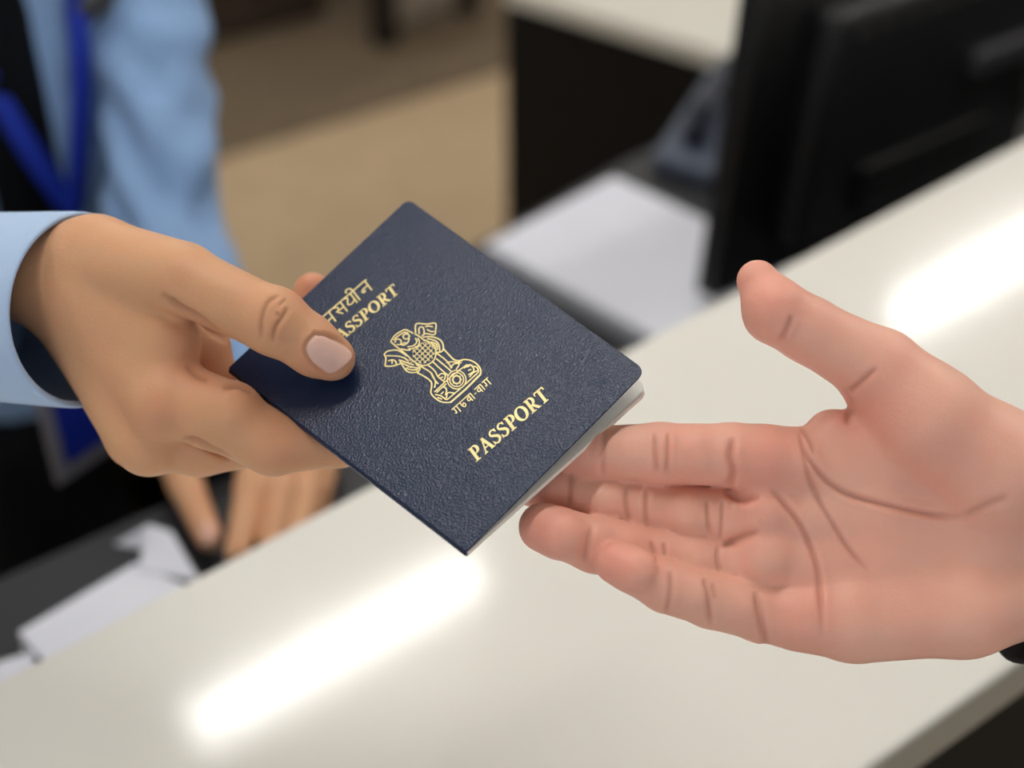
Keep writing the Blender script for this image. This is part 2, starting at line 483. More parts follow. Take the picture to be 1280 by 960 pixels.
def leather():
    m = mat('navy_leatherette', srgb(16, 36, 68), 0.27, spec=0.36)
    nt = m.node_tree; b = nt.nodes['Principled BSDF']
    tc = nt.nodes.new('ShaderNodeTexCoord')
    v = nt.nodes.new('ShaderNodeTexVoronoi'); v.inputs['Scale'].default_value = 1450; v.feature = 'F1'
    nt.links.new(tc.outputs['Object'], v.inputs['Vector'])
    bp = nt.nodes.new('ShaderNodeBump'); bp.inputs['Strength'].default_value = 0.22; bp.inputs['Distance'].default_value = 0.0006
    nt.links.new(v.outputs['Distance'], bp.inputs['Height']); nt.links.new(bp.outputs[0], b.inputs['Normal'])
    return m
M_LEATHER = leather()
M_PAPER = mat('passport_paper', srgb(242, 240, 232), 0.8, noise=0.06, nscale=400)
M_GOLD = mat('gold_foil', srgb(236, 219, 152), 0.42, metal=0.25, noise=0.12, nscale=900)
M_LINER = mat('inner_liner', srgb(196, 197, 196), 0.8)

cq = [cover_xy(*q) for q in ((285, 460), (510, 248), (808, 463), (583, 690))]   # spine head, fore head, fore foot, spine foot
def rounded(quad, radii, seg=6):
    out = []; n = len(quad)
    for i in range(n):
        p = np.array(quad[i]); a = np.array(quad[i - 1]); b = np.array(quad[(i + 1) % n])
        da = (a - p) / np.linalg.norm(a - p); db = (b - p) / np.linalg.norm(b - p); r = radii[i]
        p0 = p + da * r; p1 = p + db * r
        for j in range(seg + 1):
            t = j / seg; out.append((1 - t) ** 2 * p0 + 2 * t * (1 - t) * (p * 0.9 + (p0 + p1) * 0.05) + t * t * p1)
    return out
def plate(name, outline, z0, z1, material, parent, bev=0.0003, bend=None, div=0):
    """outline in booklet mm; bend(x,y)->extra z mm"""
    bm = bmesh.new()
    lo = [bm.verts.new((p[0] / 1000, p[1] / 1000, z0 / 1000)) for p in outline]
    hi = [bm.verts.new((p[0] / 1000, p[1] / 1000, z1 / 1000)) for p in outline]
    n = len(outline)
    top = bm.faces.new(hi); bot = bm.faces.new(lo[::-1])
    for i in range(n): bm.faces.new((lo[i], lo[(i + 1) % n], hi[(i + 1) % n], hi[i]))
    bmesh.ops.recalc_face_normals(bm, faces=bm.faces)
    if bev:
        ed = [e for e in bm.edges if all(abs(v.co.z - z1 / 1000) < 1e-7 for v in e.verts) or all(abs(v.co.z - z0 / 1000) < 1e-7 for v in e.verts)]
        bmesh.ops.bevel(bm, geom=ed, offset=bev, segments=2, profile=0.5, affect='EDGES')
    if bend:
        if div:
            xs = sorted(v.co.x for v in bm.verts); ys = sorted(v.co.y for v in bm.verts)
            for k in range(1, div):
                for ax, (a, c) in (((1, 0, 0), (xs[0], xs[-1])), ((0, 1, 0), (ys[0], ys[-1]))):
                    q = a + (c - a) * k / div
                    bmesh.ops.bisect_plane(bm, geom=list(bm.verts) + list(bm.edges) + list(bm.faces), plane_co=(q if ax[0] else 0, q if ax[1] else 0, 0), plane_no=ax)
        for v in bm.verts: v.co.z += bend(v.co.x * 1000, v.co.y * 1000) / 1000
    me = bpy.data.meshes.new(name); bm.to_mesh(me); bm.free()
    me.polygons.foreach_set('use_smooth', [True] * len(me.polygons))
    o = link(name, me, material, parent)
    md = o.modifiers.new('flat shade', 'WEIGHTED_NORMAL'); md.keep_sharp = False
    return o
front = plate('front_cover', rounded(cq, (0.8, 3.4, 4.2, 0.8)), -0.75, 0.0, M_LEATHER, passport, bev=0.00028)
x0 = min(cq[0][0], cq[3][0]); x1 = max(cq[1][0], cq[2][0])
SP = 1.9
def hinge(ang):                     # leaves and back cover swing open about the spine
    s = math.tan(math.radians(ang)); return lambda x, y: -(x - x0 - 2) * s if x > x0 + 2 else 0.0
def shrink(q, d):
    c = np.mean(q, 0); return [p + (c - p) / np.linalg.norm(c - p) * d for p in q]
iq = shrink(cq, 0.4)
for k, a in enumerate((6.2, 7.3)):
    lf = plate('page', rounded(iq, (0.5, 3.2, 3.6, 0.5)), -1.05 - 0.12 * k, -0.95 - 0.12 * k, M_PAPER, passport, bev=0, bend=hinge(a), div=2)
plate('page_block', rounded(iq, (0.5, 3.2, 3.6, 0.5)), -3.5, -1.35, M_PAPER, passport, bev=0.00008, bend=hinge(7.6), div=2)
plate('back_cover', rounded(shrink(cq, 1.7), (0.8, 3.4, 4.0, 0.8)), -4.2, -3.55, M_LEATHER, passport, bev=0.0002, bend=hinge(7.6), div=2)
# rounded spine
sv, sf = [], []; NS = 14; NL = 12
a_, b_ = np.array(cq[0]), np.array(cq[3])
outw = np.array([-(b_ - a_)[1], (b_ - a_)[0]]); outw = -outw / np.linalg.norm(outw)
if outw[0] > 0: outw = -outw
for j in range(NL + 1):
    c = a_ + (b_ - a_) * (0.004 + 0.992 * j / NL)
    for i in range(NS + 1):
        t = -math.pi / 2 + math.pi * i / NS
        rr = 1.9
        p = c - outw * 1.1 + outw * rr * math.cos(t) * 1.0
        sv.append((p[0] / 1000, p[1] / 1000, (-2.1 + 2.1 * math.sin(t)) / 1000))
for j in range(NL):
    for i in range(NS):
        q = j * (NS + 1) + i; sf.append((q, q + 1, q + NS + 2, q + NS + 1))
sf.append(tuple(range(NS + 1))); sf.append(tuple(NL * (NS + 1) + i for i in range(NS + 1)))
link('spine', mesh('spine', sv, sf, True), M_LEATHER, passport)

# ---- gold print: flat ribbons a hair above the leather
class Ink:
    def __init__(s): s.v = []; s.f = []
    def poly(s, pts):
        b = len(s.v); s.v += [(p[0] / 1000, p[1] / 1000, 0.00004) for p in pts]; s.f.append(tuple(range(b, b + len(pts))))
    def line(s, pts, w):
        """w: constant or list of widths (mm)"""
        pts = [np.array(p, float) for p in pts]; n = len(pts)
        ws = w if isinstance(w, (list, tuple)) else [w] * n
        L, R = [], []
        for i in range(n):
            t = pts[min(i + 1, n - 1)] - pts[max(i - 1, 0)]; t = t / (np.linalg.norm(t) + 1e-9)
            nn = np.array([-t[1], t[0]]) * ws[i] / 2
            L.append(pts[i] + nn); R.append(pts[i] - nn)
        for i in range(n - 1): s.poly([L[i], L[i + 1], R[i + 1], R[i]])
    def build(s, name, label=None):
        o = link(name, mesh(name, s.v, s.f), M_GOLD, passport)
        me = o.data                                  # make sure the print faces up
        for p in me.polygons:
            pass
        return o

def serif_word(ink, word, base0, base1, cap0):
    """word set along base0->base1 with cap height towards cap0 (booklet mm); classic serif capitals drawn with strokes"""
    adv = {'P': 0.74, 'A': 0.84, 'S': 0.66, 'O': 0.92, 'R': 0.82, 'T': 0.80}
    tot = sum(adv[c] for c in word)
    bx = (np.array(base1) - np.array(base0)) / tot; by = np.array(cap0) - np.array(base0)
    sx = np.linalg.norm(bx); sy = np.linalg.norm(by); pen = 0.0
    for c in word:
        T = lambda p, pen=pen: np.array(base0) + bx * (pen + p[0]) + by * p[1]
        S = lambda pts, w: ink.line([T(p) for p in pts], [q * 1.15 * (sx + sy) / 2 for q in w] if isinstance(w, list) else w * 1.15 * (sx + sy) / 2)
        def arc(cx, cy, rx, ry, a0, a1, w0, w1, n=12):
            pts = []; ws = []
            for i in range(n + 1):
                a = math.radians(a0 + (a1 - a0) * i / n); pts.append((cx + rx * math.cos(a), cy + ry * math.sin(a)))
                ws.append(w0 + (w1 - w0) * abs(math.cos(a)))
            S(pts, ws)
        if c in 'PRT':
            xs = 0.22 if c in 'PR' else 0.39
            S([(xs, 0), (xs, 1)], 0.17)
            S([(xs - 0.19, 0.03), (xs + 0.20, 0.03)], 0.06)
        if c in 'PR':
            S([(0.04, 0.97), (0.42, 0.97)], 0.06)
            cyv, ry = (0.72, 0.25)
            S([(0.22, 0.97), (0.40, 0.97)], 0.06); S([(0.22, 0.47), (0.40, 0.47)], 0.06)
            arc(0.38, cyv, 0.22, ry, -90, 90, 0.06, 0.17)
        if c == 'R':
            S([(0.38, 0.48), (0.68, 0.03)], 0.16); S([(0.62, 0.03), (0.82, 0.03)], 0.06)
        if c == 'T':
            S([(0.04, 0.96), (0.74, 0.96)], 0.08)
            S([(0.06, 0.98), (0.04, 0.76)], 0.07); S([(0.72, 0.98), (0.74, 0.76)], 0.07)
        if c == 'A':
            S([(0.12, 0.02), (0.40, 0.98)], 0.075); S([(0.38, 1.0), (0.68, 0.02)], 0.17)
            S([(0.24, 0.33), (0.56, 0.33)], 0.06)
            S([(0.0, 0.03), (0.26, 0.03)], 0.06); S([(0.52, 0.03), (0.84, 0.03)], 0.06)
        if c == 'O':
            arc(0.44, 0.5, 0.34, 0.46, 0, 360, 0.07, 0.18, 28)
        if c == 'S':
            S(curve([(0.52, 0.80), (0.42, 0.94), (0.28, 0.96), (0.13, 0.84), (0.14, 0.68), (0.32, 0.55), (0.48, 0.42), (0.53, 0.26), (0.42, 0.09), (0.28, 0.04), (0.12, 0.12), (0.07, 0.27)], 3),
              [0.07] + [0.08 + 0.09 * math.exp(-((i - 16.5) / 7.0) ** 2) for i in range(32)] + [0.07])
            S([(0.53, 0.97), (0.53, 0.74)], 0.06); S([(0.065, 0.04), (0.065, 0.30)], 0.06)
        pen += adv[c]
xy = cover_xy
k1 = Ink(); serif_word(k1, 'PASSPORT', xy(595, 578), xy(689, 497), xy(584, 563)); k1.build('foot_lettering')
k2 = Ink(); serif_word(k2, 'PASSPORT', xy(415.5, 436.5), xy(500, 365.5), xy(407.5, 424.5)); k2.build('head_lettering')

def deva(ink, base0, base1, cap0, glyphs, w, span):
    bx = (np.array(base1) - np.array(base0)) / span; by = np.array(cap0) - np.array(base0)
    for pen, strokes in glyphs:
        for st in strokes:
            ink.line([np.array(base0) + bx * (pen + p[0]) + by * p[1] for p in curve(st, 3)], w)
bar = [(0, 1), (1, 1)]
MA = [bar, [(0.78, 1), (0.78, 0)], [(0.22, 1), (0.22, 0.30)], [(0.22, 0.32), (0.10, 0.22), (0.22, 0.12), (0.34, 0.26), (0.40, 0.45), (0.78, 0.45)]]
SA = [bar, [(0.82, 1), (0.82, 0)], [(0.15, 0.95), (0.42, 0.82), (0.40, 0.58), (0.15, 0.55)], [(0.22, 0.55), (0.50, 0.08)], [(0.42, 0.50), (0.82, 0.50)]]
YO = [[(0, 1), (1.3, 1)], [(0.72, 1), (0.72, 0)], [(0.15, 0.95), (0.36, 0.86), (0.26, 0.62), (0.14, 0.40), (0.32, 0.25), (0.60, 0.30), (0.72, 0.42)],
      [(0.98, 1), (0.98, 0)], [(0.98, 1.0), (0.92, 1.28), (0.70, 1.42), (0.52, 1.32), (0.56, 1.18)]]
NA = [[(0, 1), (0.95, 1)], [(0.80, 1), (0.80, 0)], [(0.80, 0.55), (0.45, 0.55), (0.28, 0.50), (0.20, 0.36), (0.34, 0.28), (0.42, 0.42)]]
k3 = Ink()
deva(k3, xy(409, 411), xy(467, 361), xy(400, 399), [(0, MA), (1, SA), (2, YO), (3.25, NA)], 0.62, 4.2)
k3.build('head_script')
GA = [bar, [(0.72, 1), (0.72, 0)], [(0.30, 1), (0.30, 0.35), (0.18, 0.25), (0.10, 0.40)]]
NNA = [bar, [(0.30, 1), (0.28, 0.5), (0.45, 0.1), (0.70, 0.3), (0.60, 0.65), (0.40, 0.45)]]
VA = [bar, [(0.62, 1), (0.62, 0)], [(0.62, 0.7), (0.35, 0.75), (0.20, 0.5), (0.35, 0.3), (0.62, 0.45)], [(0.95, 1), (0.95, 0)]]
k4 = Ink()
deva(k4, xy(570.5, 519.5), xy(616, 478.5), xy(564.5, 512.5), [(0, GA), (1, NNA), (2, VA), (3.15, [[(0.1, 0.5), (0.4, 0.5)]]), (3.6, VA), (4.8, GA)], 0.42, 5.8)
k4.build('motto_script')

# ---- gold crest: lions over a wheel plinth
E0 = lambda p: xy(470 + p[0] * 0.13536, 390 + p[1] * 0.13536)
k5 = Ink()
def em(pts, w=0.52, smooth=3):
    k5.line([E0(p) for p in (curve(pts, smooth) if smooth else pts)], w)
for pts in (
    [(75, 392), (108, 362), (190, 352), (245, 378), (290, 410)], [(75, 392), (92, 425), (84, 498)], [(84, 500), (140, 500), (190, 490), (232, 470), (212, 438)],
    [(98, 404), (200, 408), (262, 425), (300, 452)], [(112, 452), (150, 442), (178, 452), (190, 482)], [(150, 444), (148, 478)],
    [(212, 438), (250, 502), (290, 550), (350, 560), (395, 545), (405, 512), (370, 482)], [(240, 470), (300, 500), (350, 512), (400, 520)], [(268, 520), (330, 535), (390, 530)],
    [(225, 445), (290, 470), (350, 490)],
    [(135, 272), (180, 212), (260, 165), (300, 175), (345, 198)], [(160, 262), (200, 225), (262, 188), (300, 200)],
    [(135, 272), (170, 305), (230, 352), (290, 402), (340, 450), (410, 490), (470, 490), (530, 450), (552, 395), (545, 325), (505, 285), (440, 255), (395, 222), (355, 200)],
    [(175, 285), (190, 250), (230, 262), (225, 300), (190, 300)], [(250, 215), (285, 200), (310, 225), (285, 250), (255, 240), (250, 215)],
    [(290, 322), (345, 312), (378, 275), (362, 240)], [(300, 342), (368, 328), (402, 285), (385, 240)], [(225, 300), (265, 305), (300, 272), (305, 240)],
    [(230, 340), (285, 352), (320, 350)], [(240, 300), (262, 285), (280, 290)],
    [(365, 195), (365, 125), (390, 106), (470, 112), (550, 105), (550, 170), (545, 206), (510, 210), (482, 200)],
    [(400, 205), (398, 150), (430, 140), (445, 175), (440, 215)], [(455, 135), (490, 130), (525, 138)], [(470, 160), (500, 178), (540, 182)], [(420, 225), (455, 200), (480, 205)],
    [(430, 232), (500, 228), (570, 245), (612, 282), (622, 342), (598, 370), (556, 372)], [(470, 245), (540, 262), (580, 300), (590, 365)], [(510, 275), (560, 300), (566, 350)],
    [(380, 560), (440, 592), (490, 625), (515, 662), (505, 740)], [(410, 500), (500, 555), (530, 610), (575, 665)], [(480, 490), (540, 540), (575, 600), (640, 650)],
    [(520, 455), (600, 530), (670, 590)], [(556, 430), (640, 500), (695, 548)], [(560, 380), (650, 450), (700, 520)], [(625, 342), (680, 402), (730, 445), (800, 450)],
    [(510, 560), (548, 640), (540, 700)], [(570, 600), (600, 570), (640, 580), (630, 630)], [(590, 610), (620, 600)], [(650, 470), (700, 460), (790, 470)], [(690, 520), (720, 480), (770, 480), (740, 530)],
    [(540, 740), (640, 645), (740, 560), (842, 485)], [(560, 742), (650, 662)], [(840, 510), (872, 492)],
    [(505, 740), (522, 772), (580, 820), (640, 836), (692, 834)], [(966, 575), (966, 530), (930, 480), (870, 446), (800, 440), (760, 462)],
    [(545, 762), (600, 775), (650, 812)], [(565, 790), (610, 805)], [(560, 745), (622, 692), (652, 722), (640, 770)], [(650, 800), (665, 745), (735, 752)], [(600, 760), (625, 735)],
    [(812, 520), (870, 485), (905, 540), (852, 582)], [(850, 540), (880, 530)], [(862, 602), (900, 560), (945, 540)], [(880, 500), (930, 510), (950, 550)],
): em(pts)
em([(655, 812), (800, 690), (950, 552)], 0.5, 0); em([(690, 834), (830, 712), (966, 575)], 0.75, 0)
for r in (86, 64, 36):
    em([(745 + r * math.cos(a * math.pi / 14), 625 + r * math.sin(a * math.pi / 14)) for a in range(29)], 0.42 if r > 40 else 0.6, 0)
for a in range(8):
    em([(745 + q * math.cos(a * math.pi / 4), 625 + q * math.sin(a * math.pi / 4)) for q in (30, 52)], 0.22, 0)
for i in range(-6, 7, 2):                                  # mane curls: a net of fine gold lines
    for d_ in (1, -1):
        seg = []
        for t in np.linspace(-1, 1, 17):
            p = np.array([430 + i * 17 * 0.75 + t * 95 * 0.72 * 1.0, 385 + i * 17 * 0.75 * d_ * -1 + t * 95 * 0.72 * d_])
            p += np.array([math.sin(t * 22 + i) * 4, math.cos(t * 22 + i) * 4])
            q = (p - np.array([440, 380])); u = q @ np.array([0.72, 0.69]) / 112; v_ = q @ np.array([-0.69, 0.72]) / 118
            if u * u + v_ * v_ < 0.86 and (p[1] > 300 or p[0] > 420): seg.append(p)
        if len(seg) > 2: em(seg, 0.32, 0)
for c, r in (((450, 272), 3), ((520, 300), 3), ((300, 520), 3), ((350, 545), 3), ((290, 450), 3)):
    for k in range(4):
        em([(c[0] + k * 14 - 14, c[1] + (k % 2) * 18 - 9), (c[0] + k * 14 - 4, c[1] + (k % 2) * 18 - 3), (c[0] + k * 14 + 4, c[1] + (k % 2) * 18 - 9)], 0.28, 0)
k5.build('crest')

# ------------------------------------------------------------------ receiving hand (palm up)
M_SKIN_R = skin_material('skin_customer', srgb(238, 184, 163), srgb(230, 150, 133), srgb(160, 94, 76), rough=0.46)
M_SKIN_L = skin_material('skin_officer', srgb(213, 164, 125), srgb(210, 140, 111), srgb(138, 84, 58), nail=srgb(232, 192, 178), rough=0.50)

def right_hand():
    B = 497.0
    F = Field(P(560, 900, 520) - [0, 40, 120], P(1500, 300, 520) + [40, 20, 90], 1.05)
    F.lo = np.array([-30.0, -112.0, 440.0]); hi = np.array([262.0, 60.0, 560.0])
    F = Field(F.lo, hi, 1.05)
    nrm = (0, 0, 1)
    # palm: metacarpals, pads, heel
    wr = P(1300, 655, B + 12)
    for (x, y, r, dz) in ((985, 582, 12.0, 2), (985, 642, 12.0, 4), (990, 702, 11.8, 4), (1008, 762, 11.0, 2)):
        F.cone(P(x, y, B + dz), P(x + 110, y * 0.82 + 655 * 0.18, B + 7), r, r + 1.2, 9)
        F.cone(P(x + 110, y * 0.82 + 655 * 0.18, B + 7), wr, r + 1.2, 16, 9)
    F.cone(P(1075, 773, B + 3), P(1205, 760, B + 4), 15.5, 16.5, 9)          # hypothenar
    F.cone(P(1205, 760, B + 4), P(1330, 728, B + 12), 16.5, 16, 9)
    F.cone(P(1240, 585, B + 2), P(1150, 520, B - 4), 21.5, 18.5, 9)          # thenar
    F.cone(P(1240, 585, B + 2), P(1325, 610, B + 12), 21, 18, 9)
    F.cone(P(1150, 520, B - 4), P(1105, 478, B - 4), 18.5, 13.5, 8)
    F.cone(P(1040, 545, B + 2), P(1110, 570, B + 2), 9.5, 12, 8)            # web between thumb and index
    F.cone(P(1330, 665, B + 14), P(1480, 690, B + 22), 25, 25, 12, flat=(nrm, 1.25))   # wrist
    F.cone(P(1330, 640, B + 14), P(1480, 660, B + 22), 25, 25, 12, flat=(nrm, 1.25))
    F.cone(P(1480, 675, B + 22), P(1580, 700, B + 26), 27, 29, 12, flat=(nrm, 1.2))
    # thumb
    T = F.blank()
    T.chain([P(1165, 520, B - 5), P(1100, 461, B - 5), P(1010, 412, B - 8), P(970, 389, B - 9), P(947, 351, B - 6)],
            [16, 13.6, 11.0, 10.9, 7.3], 5)
    T.ball(P(967, 386, B - 12), 9.4, 5)
    F.merge(T, 7)
    # fingers
    G = F.blank()
    fing = [
        ([(992, 575, 0), (915, 569, -3), (825, 567, -3), (748, 566, 0), (682, 563, 5)], [11.5, 10.9, 10.5, 9.3, 7.7]),
        ([(992, 645, 4), (905, 646, 4), (798, 634, 3), (718, 615, 4), (648, 601, 6)], [11.4, 10.6, 10.4, 9.2, 7.8]),
        ([(992, 706, 4), (908, 708, 3), (824, 696, -2), (744, 681, -9), (679, 659, -13)], [11.0, 10.0, 10.0, 9.4, 8.5]),
        ([(1005, 768, 2), (950, 766, -2), (888, 750, -8), (832, 733, -15), (770, 703, -20)], [10.8, 9.9, 9.4, 8.6, 7.4]),
    ]
    pads = [[(870, 567, -5.0, 9.0), (785, 565, -4.0, 8.5), (712, 564, 2, 8.2)], [(855, 643, 0.4, 9.0), (758, 627, 0.8, 8.4), (684, 608, 2, 8.2)],
            [(862, 701, -2, 8.8), (780, 687, -9, 8.6), (700, 668, -16, 8.6)], [(918, 757, -7.2, 8.6), (860, 742, -14, 8.0), (792, 713, -22.5, 7.6)]]
    for (pts, rad), pd in zip(fing, pads):
        g = F.blank()
        g.chain([P(x, y, B + z) for x, y, z in pts], rad, 4)
        for (x, y, z, r) in pd: g.ball(P(x, y, B + z - 0.5), r, 4)
        G.merge(g, 0.9)
    F.merge(G, 4.5)
    for (x, y, r, dz) in ((955, 572, 10.5, -3.2), (952, 640, 10, -2.2), (955, 694, 10.2, -2.6)):
        F.ball(P(x, y, B + dz), r, 6)
    F.cone(P(1002, 773, B - 3), P(1050, 776, B - 1), 11, 13, 9)
    V, Q = F.nets(); V = relax(V, Q, 2, 0.5)
    V, Q = subdivide(V, Q); V = relax(V, Q, 2, 0.5)
    N = vnormals(V, Q)
    if (N * (V - V.mean(0))).sum() < 0: N = -N
    mask = N[:, 2] < 0.25
    cr = [
        ([(1000, 540), (1007, 565), (1030, 598), (1060, 618), (1110, 632), (1162, 643), (1215, 648)], 3.4, 1.35, 0.35),
        ([(1003, 560), (1014, 604), (1038, 650), (1060, 685), (1086, 716)], 3.0, 1.0, 0.3),
        ([(962, 608), (985, 635), (1004, 664), (1019, 700), (1025, 740), (1029, 800)], 3.3, 1.25, 0.35),
        ([(1056, 492), (1074, 479), (1098, 459)], 3.6, 1.0, 0.2),
        ([(1053, 486), (1062, 505), (1058, 532)], 4.0, 1.0, 0.3),
        ([(1000, 530), (1012, 550), (1018, 570)], 4, 0.6, 0.2),
        ([(990, 394), (984, 410), (974, 426)], 3.0, 0.8, 0.3),
        ([(818, 540), (819, 567), (821, 592)], 2.6, 0.8, 0.2), ([(836, 540), (835, 567), (833, 594)], 2.6, 0.75, 0.2), ([(755, 535), (754, 565), (753, 596)], 3.5, 0.5, 0.1),
        ([(918, 545), (912, 570), (916, 592), (906, 612)], 4.2, 1.4, 0.4), ([(905, 612), (925, 624), (950, 620)], 4.5, 1.2, 0.5),
        ([(783, 606), (782, 632), (786, 656)], 2.6, 0.8, 0.2), ([(808, 610), (807, 634), (808, 660)], 2.8, 0.85, 0.25),
        ([(884, 624), (885, 648), (886, 670)], 2.5, 0.8, 0.15), ([(902, 624), (902, 650), (899, 676)], 2.5, 0.7, 0.15),
        ([(713, 592), (712, 612), (710, 635)], 3.5, 0.4, 0.1),
        ([(814, 676), (818, 690), (822, 705)], 2.8, 0.8, 0.2), ([(830, 678), (832, 695)], 2.6, 0.7, 0.2), ([(898, 680), (897, 700), (900, 716)], 3.0, 0.9, 0.2),
        ([(900, 684), (925, 672), (950, 664)], 4.5, 0.8, 0.4), ([(740, 655), (735, 680), (730, 705)], 3.8, 0.5, 0.15),
        ([(838, 712), (838, 740), (832, 772)], 3.2, 0.8, 0.2), ([(880, 722), (886, 745), (888, 785)], 3.2, 1.0, 0.25), ([(890, 728), (894, 750)], 2.6, 0.5, 0.1),
        ([(945, 738), (950, 765), (956, 800), (968, 822)], 4.2, 1.3, 0.4),
        ([(1200, 646), (1235, 630), (1262, 620)], 5, 0.5, 0.2),
    ]
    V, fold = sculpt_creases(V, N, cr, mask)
    pp = pix(V)
    bl = np.zeros(len(V))
    for (x, y, r, a) in ((690, 563, 45, 0.6), (660, 605, 45, 0.6), (672, 660, 50, 0.7), (770, 703, 45, 0.7), (950, 370, 60, 0.6), (960, 570, 60, 0.55), (955, 640, 45, 0.35),
                         (1000, 775, 60, 0.45), (1090, 520, 60, 0.5), (1150, 590, 90, 0.25), (860, 570, 60, 0.35), (790, 690, 60, 0.4), (1100, 700, 80, 0.2)):
        bl = np.maximum(bl, a * np.exp(-((pp[:, 0] - x) ** 2 + (pp[:, 1] - y) ** 2) / r ** 2))
    org = at(1290, 660, 0.51)
    customer = thing('person', org, 'person in a black sleeve, bare right hand held open palm up under the passport', 'person')
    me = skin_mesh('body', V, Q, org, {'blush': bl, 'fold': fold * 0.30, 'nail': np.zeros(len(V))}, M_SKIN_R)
    link('body', me, None, customer)
    return customer
customer = right_hand()

# ------------------------------------------------------------------ giving hand (thumb on the cover)
def giving_hand():
    F = Field([-205.0, -45.0, 440.0], [-38.0, 72.0, 610.0], 1.0)
    # back of the hand and wrist
    F.cone(P(70, 346, 534), P(-70, 332, 585), 18.5, 19, 0)
    F.cone(P(60, 342, 537), P(120, 325, 521), 18.5, 15.5, 10)                   # wrist to thumb metacarpal
    F.cone(P(120, 325, 521), P(228, 345, 505), 15.5, 12.2, 9)
    F.cone(P(85, 355, 534), P(205, 490, 512), 18, 14.5, 10)                   # index metacarpal
    F.cone(P(82, 354, 540), P(183, 545, 519), 17.5, 13.2, 10)                   # middle metacarpal
    F.cone(P(80, 354, 548), P(174, 545, 537), 17, 12.5, 10)
    F.cone(P(80, 352, 556), P(172, 530, 555), 16, 11.5, 10)
    F.cone(P(120, 370, 524), P(205, 425, 512), 19, 13, 10)                    # muscle between thumb and index
    F.cone(P(205, 418, 520), P(256, 428, 531), 11.5, 8.5, 6)
    F.cone(P(256, 428, 531), P(266, 468, 533), 8.5, 9, 6)
    F.ball(P(207, 505, 507), 13.5, 6)                                         # index knuckle
    F.ball(P(187, 556, 516), 11.5, 5)
    G = F.blank()
    def finger(pts, rad, k=3.5, pads=()):
        g = F.blank(); g.chain([P(*p) for p in pts], rad, k)
        for x, y, z, r in pads: g.ball(P(x, y, z), r, 3.5)
        G.merge(g, 0.8)
    finger([(212, 492, 511), (262, 515, 506), (342, 554, 508), (424, 551, 513), (478, 532, 518)], [14.0, 12.6, 11.3, 9.2, 8.0], 5, [(290, 515, 504, 11.2)])
    finger([(186, 545, 520), (250, 556, 524), (320, 548, 533), (372, 452, 547), (391, 365, 549)], [12.5, 11.5, 10.5, 9.2, 7.6])
    finger([(173, 545, 538), (255, 548, 556), (330, 530, 560), (385, 500, 552)], [12, 10.5, 10, 8])
    finger([(170, 535, 556), (240, 530, 575), (300, 515, 575), (345, 500, 566)], [11, 9.5, 9, 7.5])
    F.merge(G, 4.0)
    T = F.blank()
    T.chain([P(150, 335, 515), P(232, 350, 501), P(346, 404, 494), P(385, 428, 497), P(416, 448, 501.5)], [15, 12.2, 11.3, 9.8, 8.0], 4)
    T.ball(P(395, 440, 499), 9.0, 4)
    T.ball(P(340, 398, 493), 11.2, 4)
    F.merge(T, 3.5)
    V, Q = F.nets(); V = relax(V, Q, 2, 0.5)
    V, Q = subdivide(V, Q); V = relax(V, Q, 2, 0.5)
    N = vnormals(V, Q)
    if (N * (V - V.mean(0))).sum() < 0: N = -N
    mask = N[:, 2] < 0.3
    cr = [
        ([(352, 368), (335, 378), (327, 400), (326, 425)], 2.6, 0.55, 0.2), ([(361, 384), (353, 397), (344, 410), (341, 428)], 2.6, 0.75, 0.2),
        ([(345, 390), (350, 396)], 2.2, 0.4, 0.1), ([(358, 373), (348, 383)], 2, 0.3, 0.1),
        ([(200, 368), (225, 385), (250, 400), (285, 428)], 4.5, 2.2, 0.2),
        ([(278, 485), (300, 483), (318, 492)], 3.5, 1.0, 0.3), ([(232, 455), (245, 470), (262, 476)], 4, 0.5, 0.2),
        ([(228, 549), (245, 551), (265, 562), (290, 573)], 4.0, 1.6, 0.3),
    ]
    V, fold = sculpt_creases(V, N, cr, mask)
    pp = pix(V)
    # thumb nail: sunk fold round a smooth raised plate
    nail_poly = curve([(394, 417), (384, 428), (382, 440), (390, 454), (402, 463), (413, 468), (430, 458), (440, 447), (436, 436), (424, 427), (408, 419), (394, 417)], 4)
    s = (np.abs(pp[:, 0] - 410) < 60) & (np.abs(pp[:, 1] - 440) < 50) & (N[:, 2] < 0.1) & (V[:, 2] < 505)
    dd, _ = polydist(pp[s], nail_poly)
    q = pp[s]; ins = np.zeros(len(q), bool); pl = np.array(nail_poly)
    for i in range(len(pl)):
        a, b = pl[i], pl[(i + 1) % len(pl)]
        c = ((a[1] > q[:, 1]) != (b[1] > q[:, 1])) & (q[:, 0] < (b[0] - a[0]) * (q[:, 1] - a[1]) / (b[1] - a[1] + 1e-9) + a[0])
        ins ^= c
    tipw = np.clip(((q[:, 0] - 405) * 0.85 + (q[:, 1] - 440) * 0.5) / 30, 0, 1)      # towards the free edge
    disp = np.where(ins, -0.25 + 0.5 * tipw, 0.0) - 0.75 * np.exp(-(dd / 2.4) ** 2) * (1 - tipw) + np.where(~ins, 0.35 * np.exp(-((dd - 5) / 4) ** 2) * (1 - tipw), 0)
    V[s] += N[s] * disp[:, None]
    nail = np.zeros(len(V)); nail[s] = np.where(ins, np.clip(dd / 1.6, 0, 1), 0)
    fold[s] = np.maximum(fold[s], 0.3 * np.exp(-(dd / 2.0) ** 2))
    bl = np.zeros(len(V))
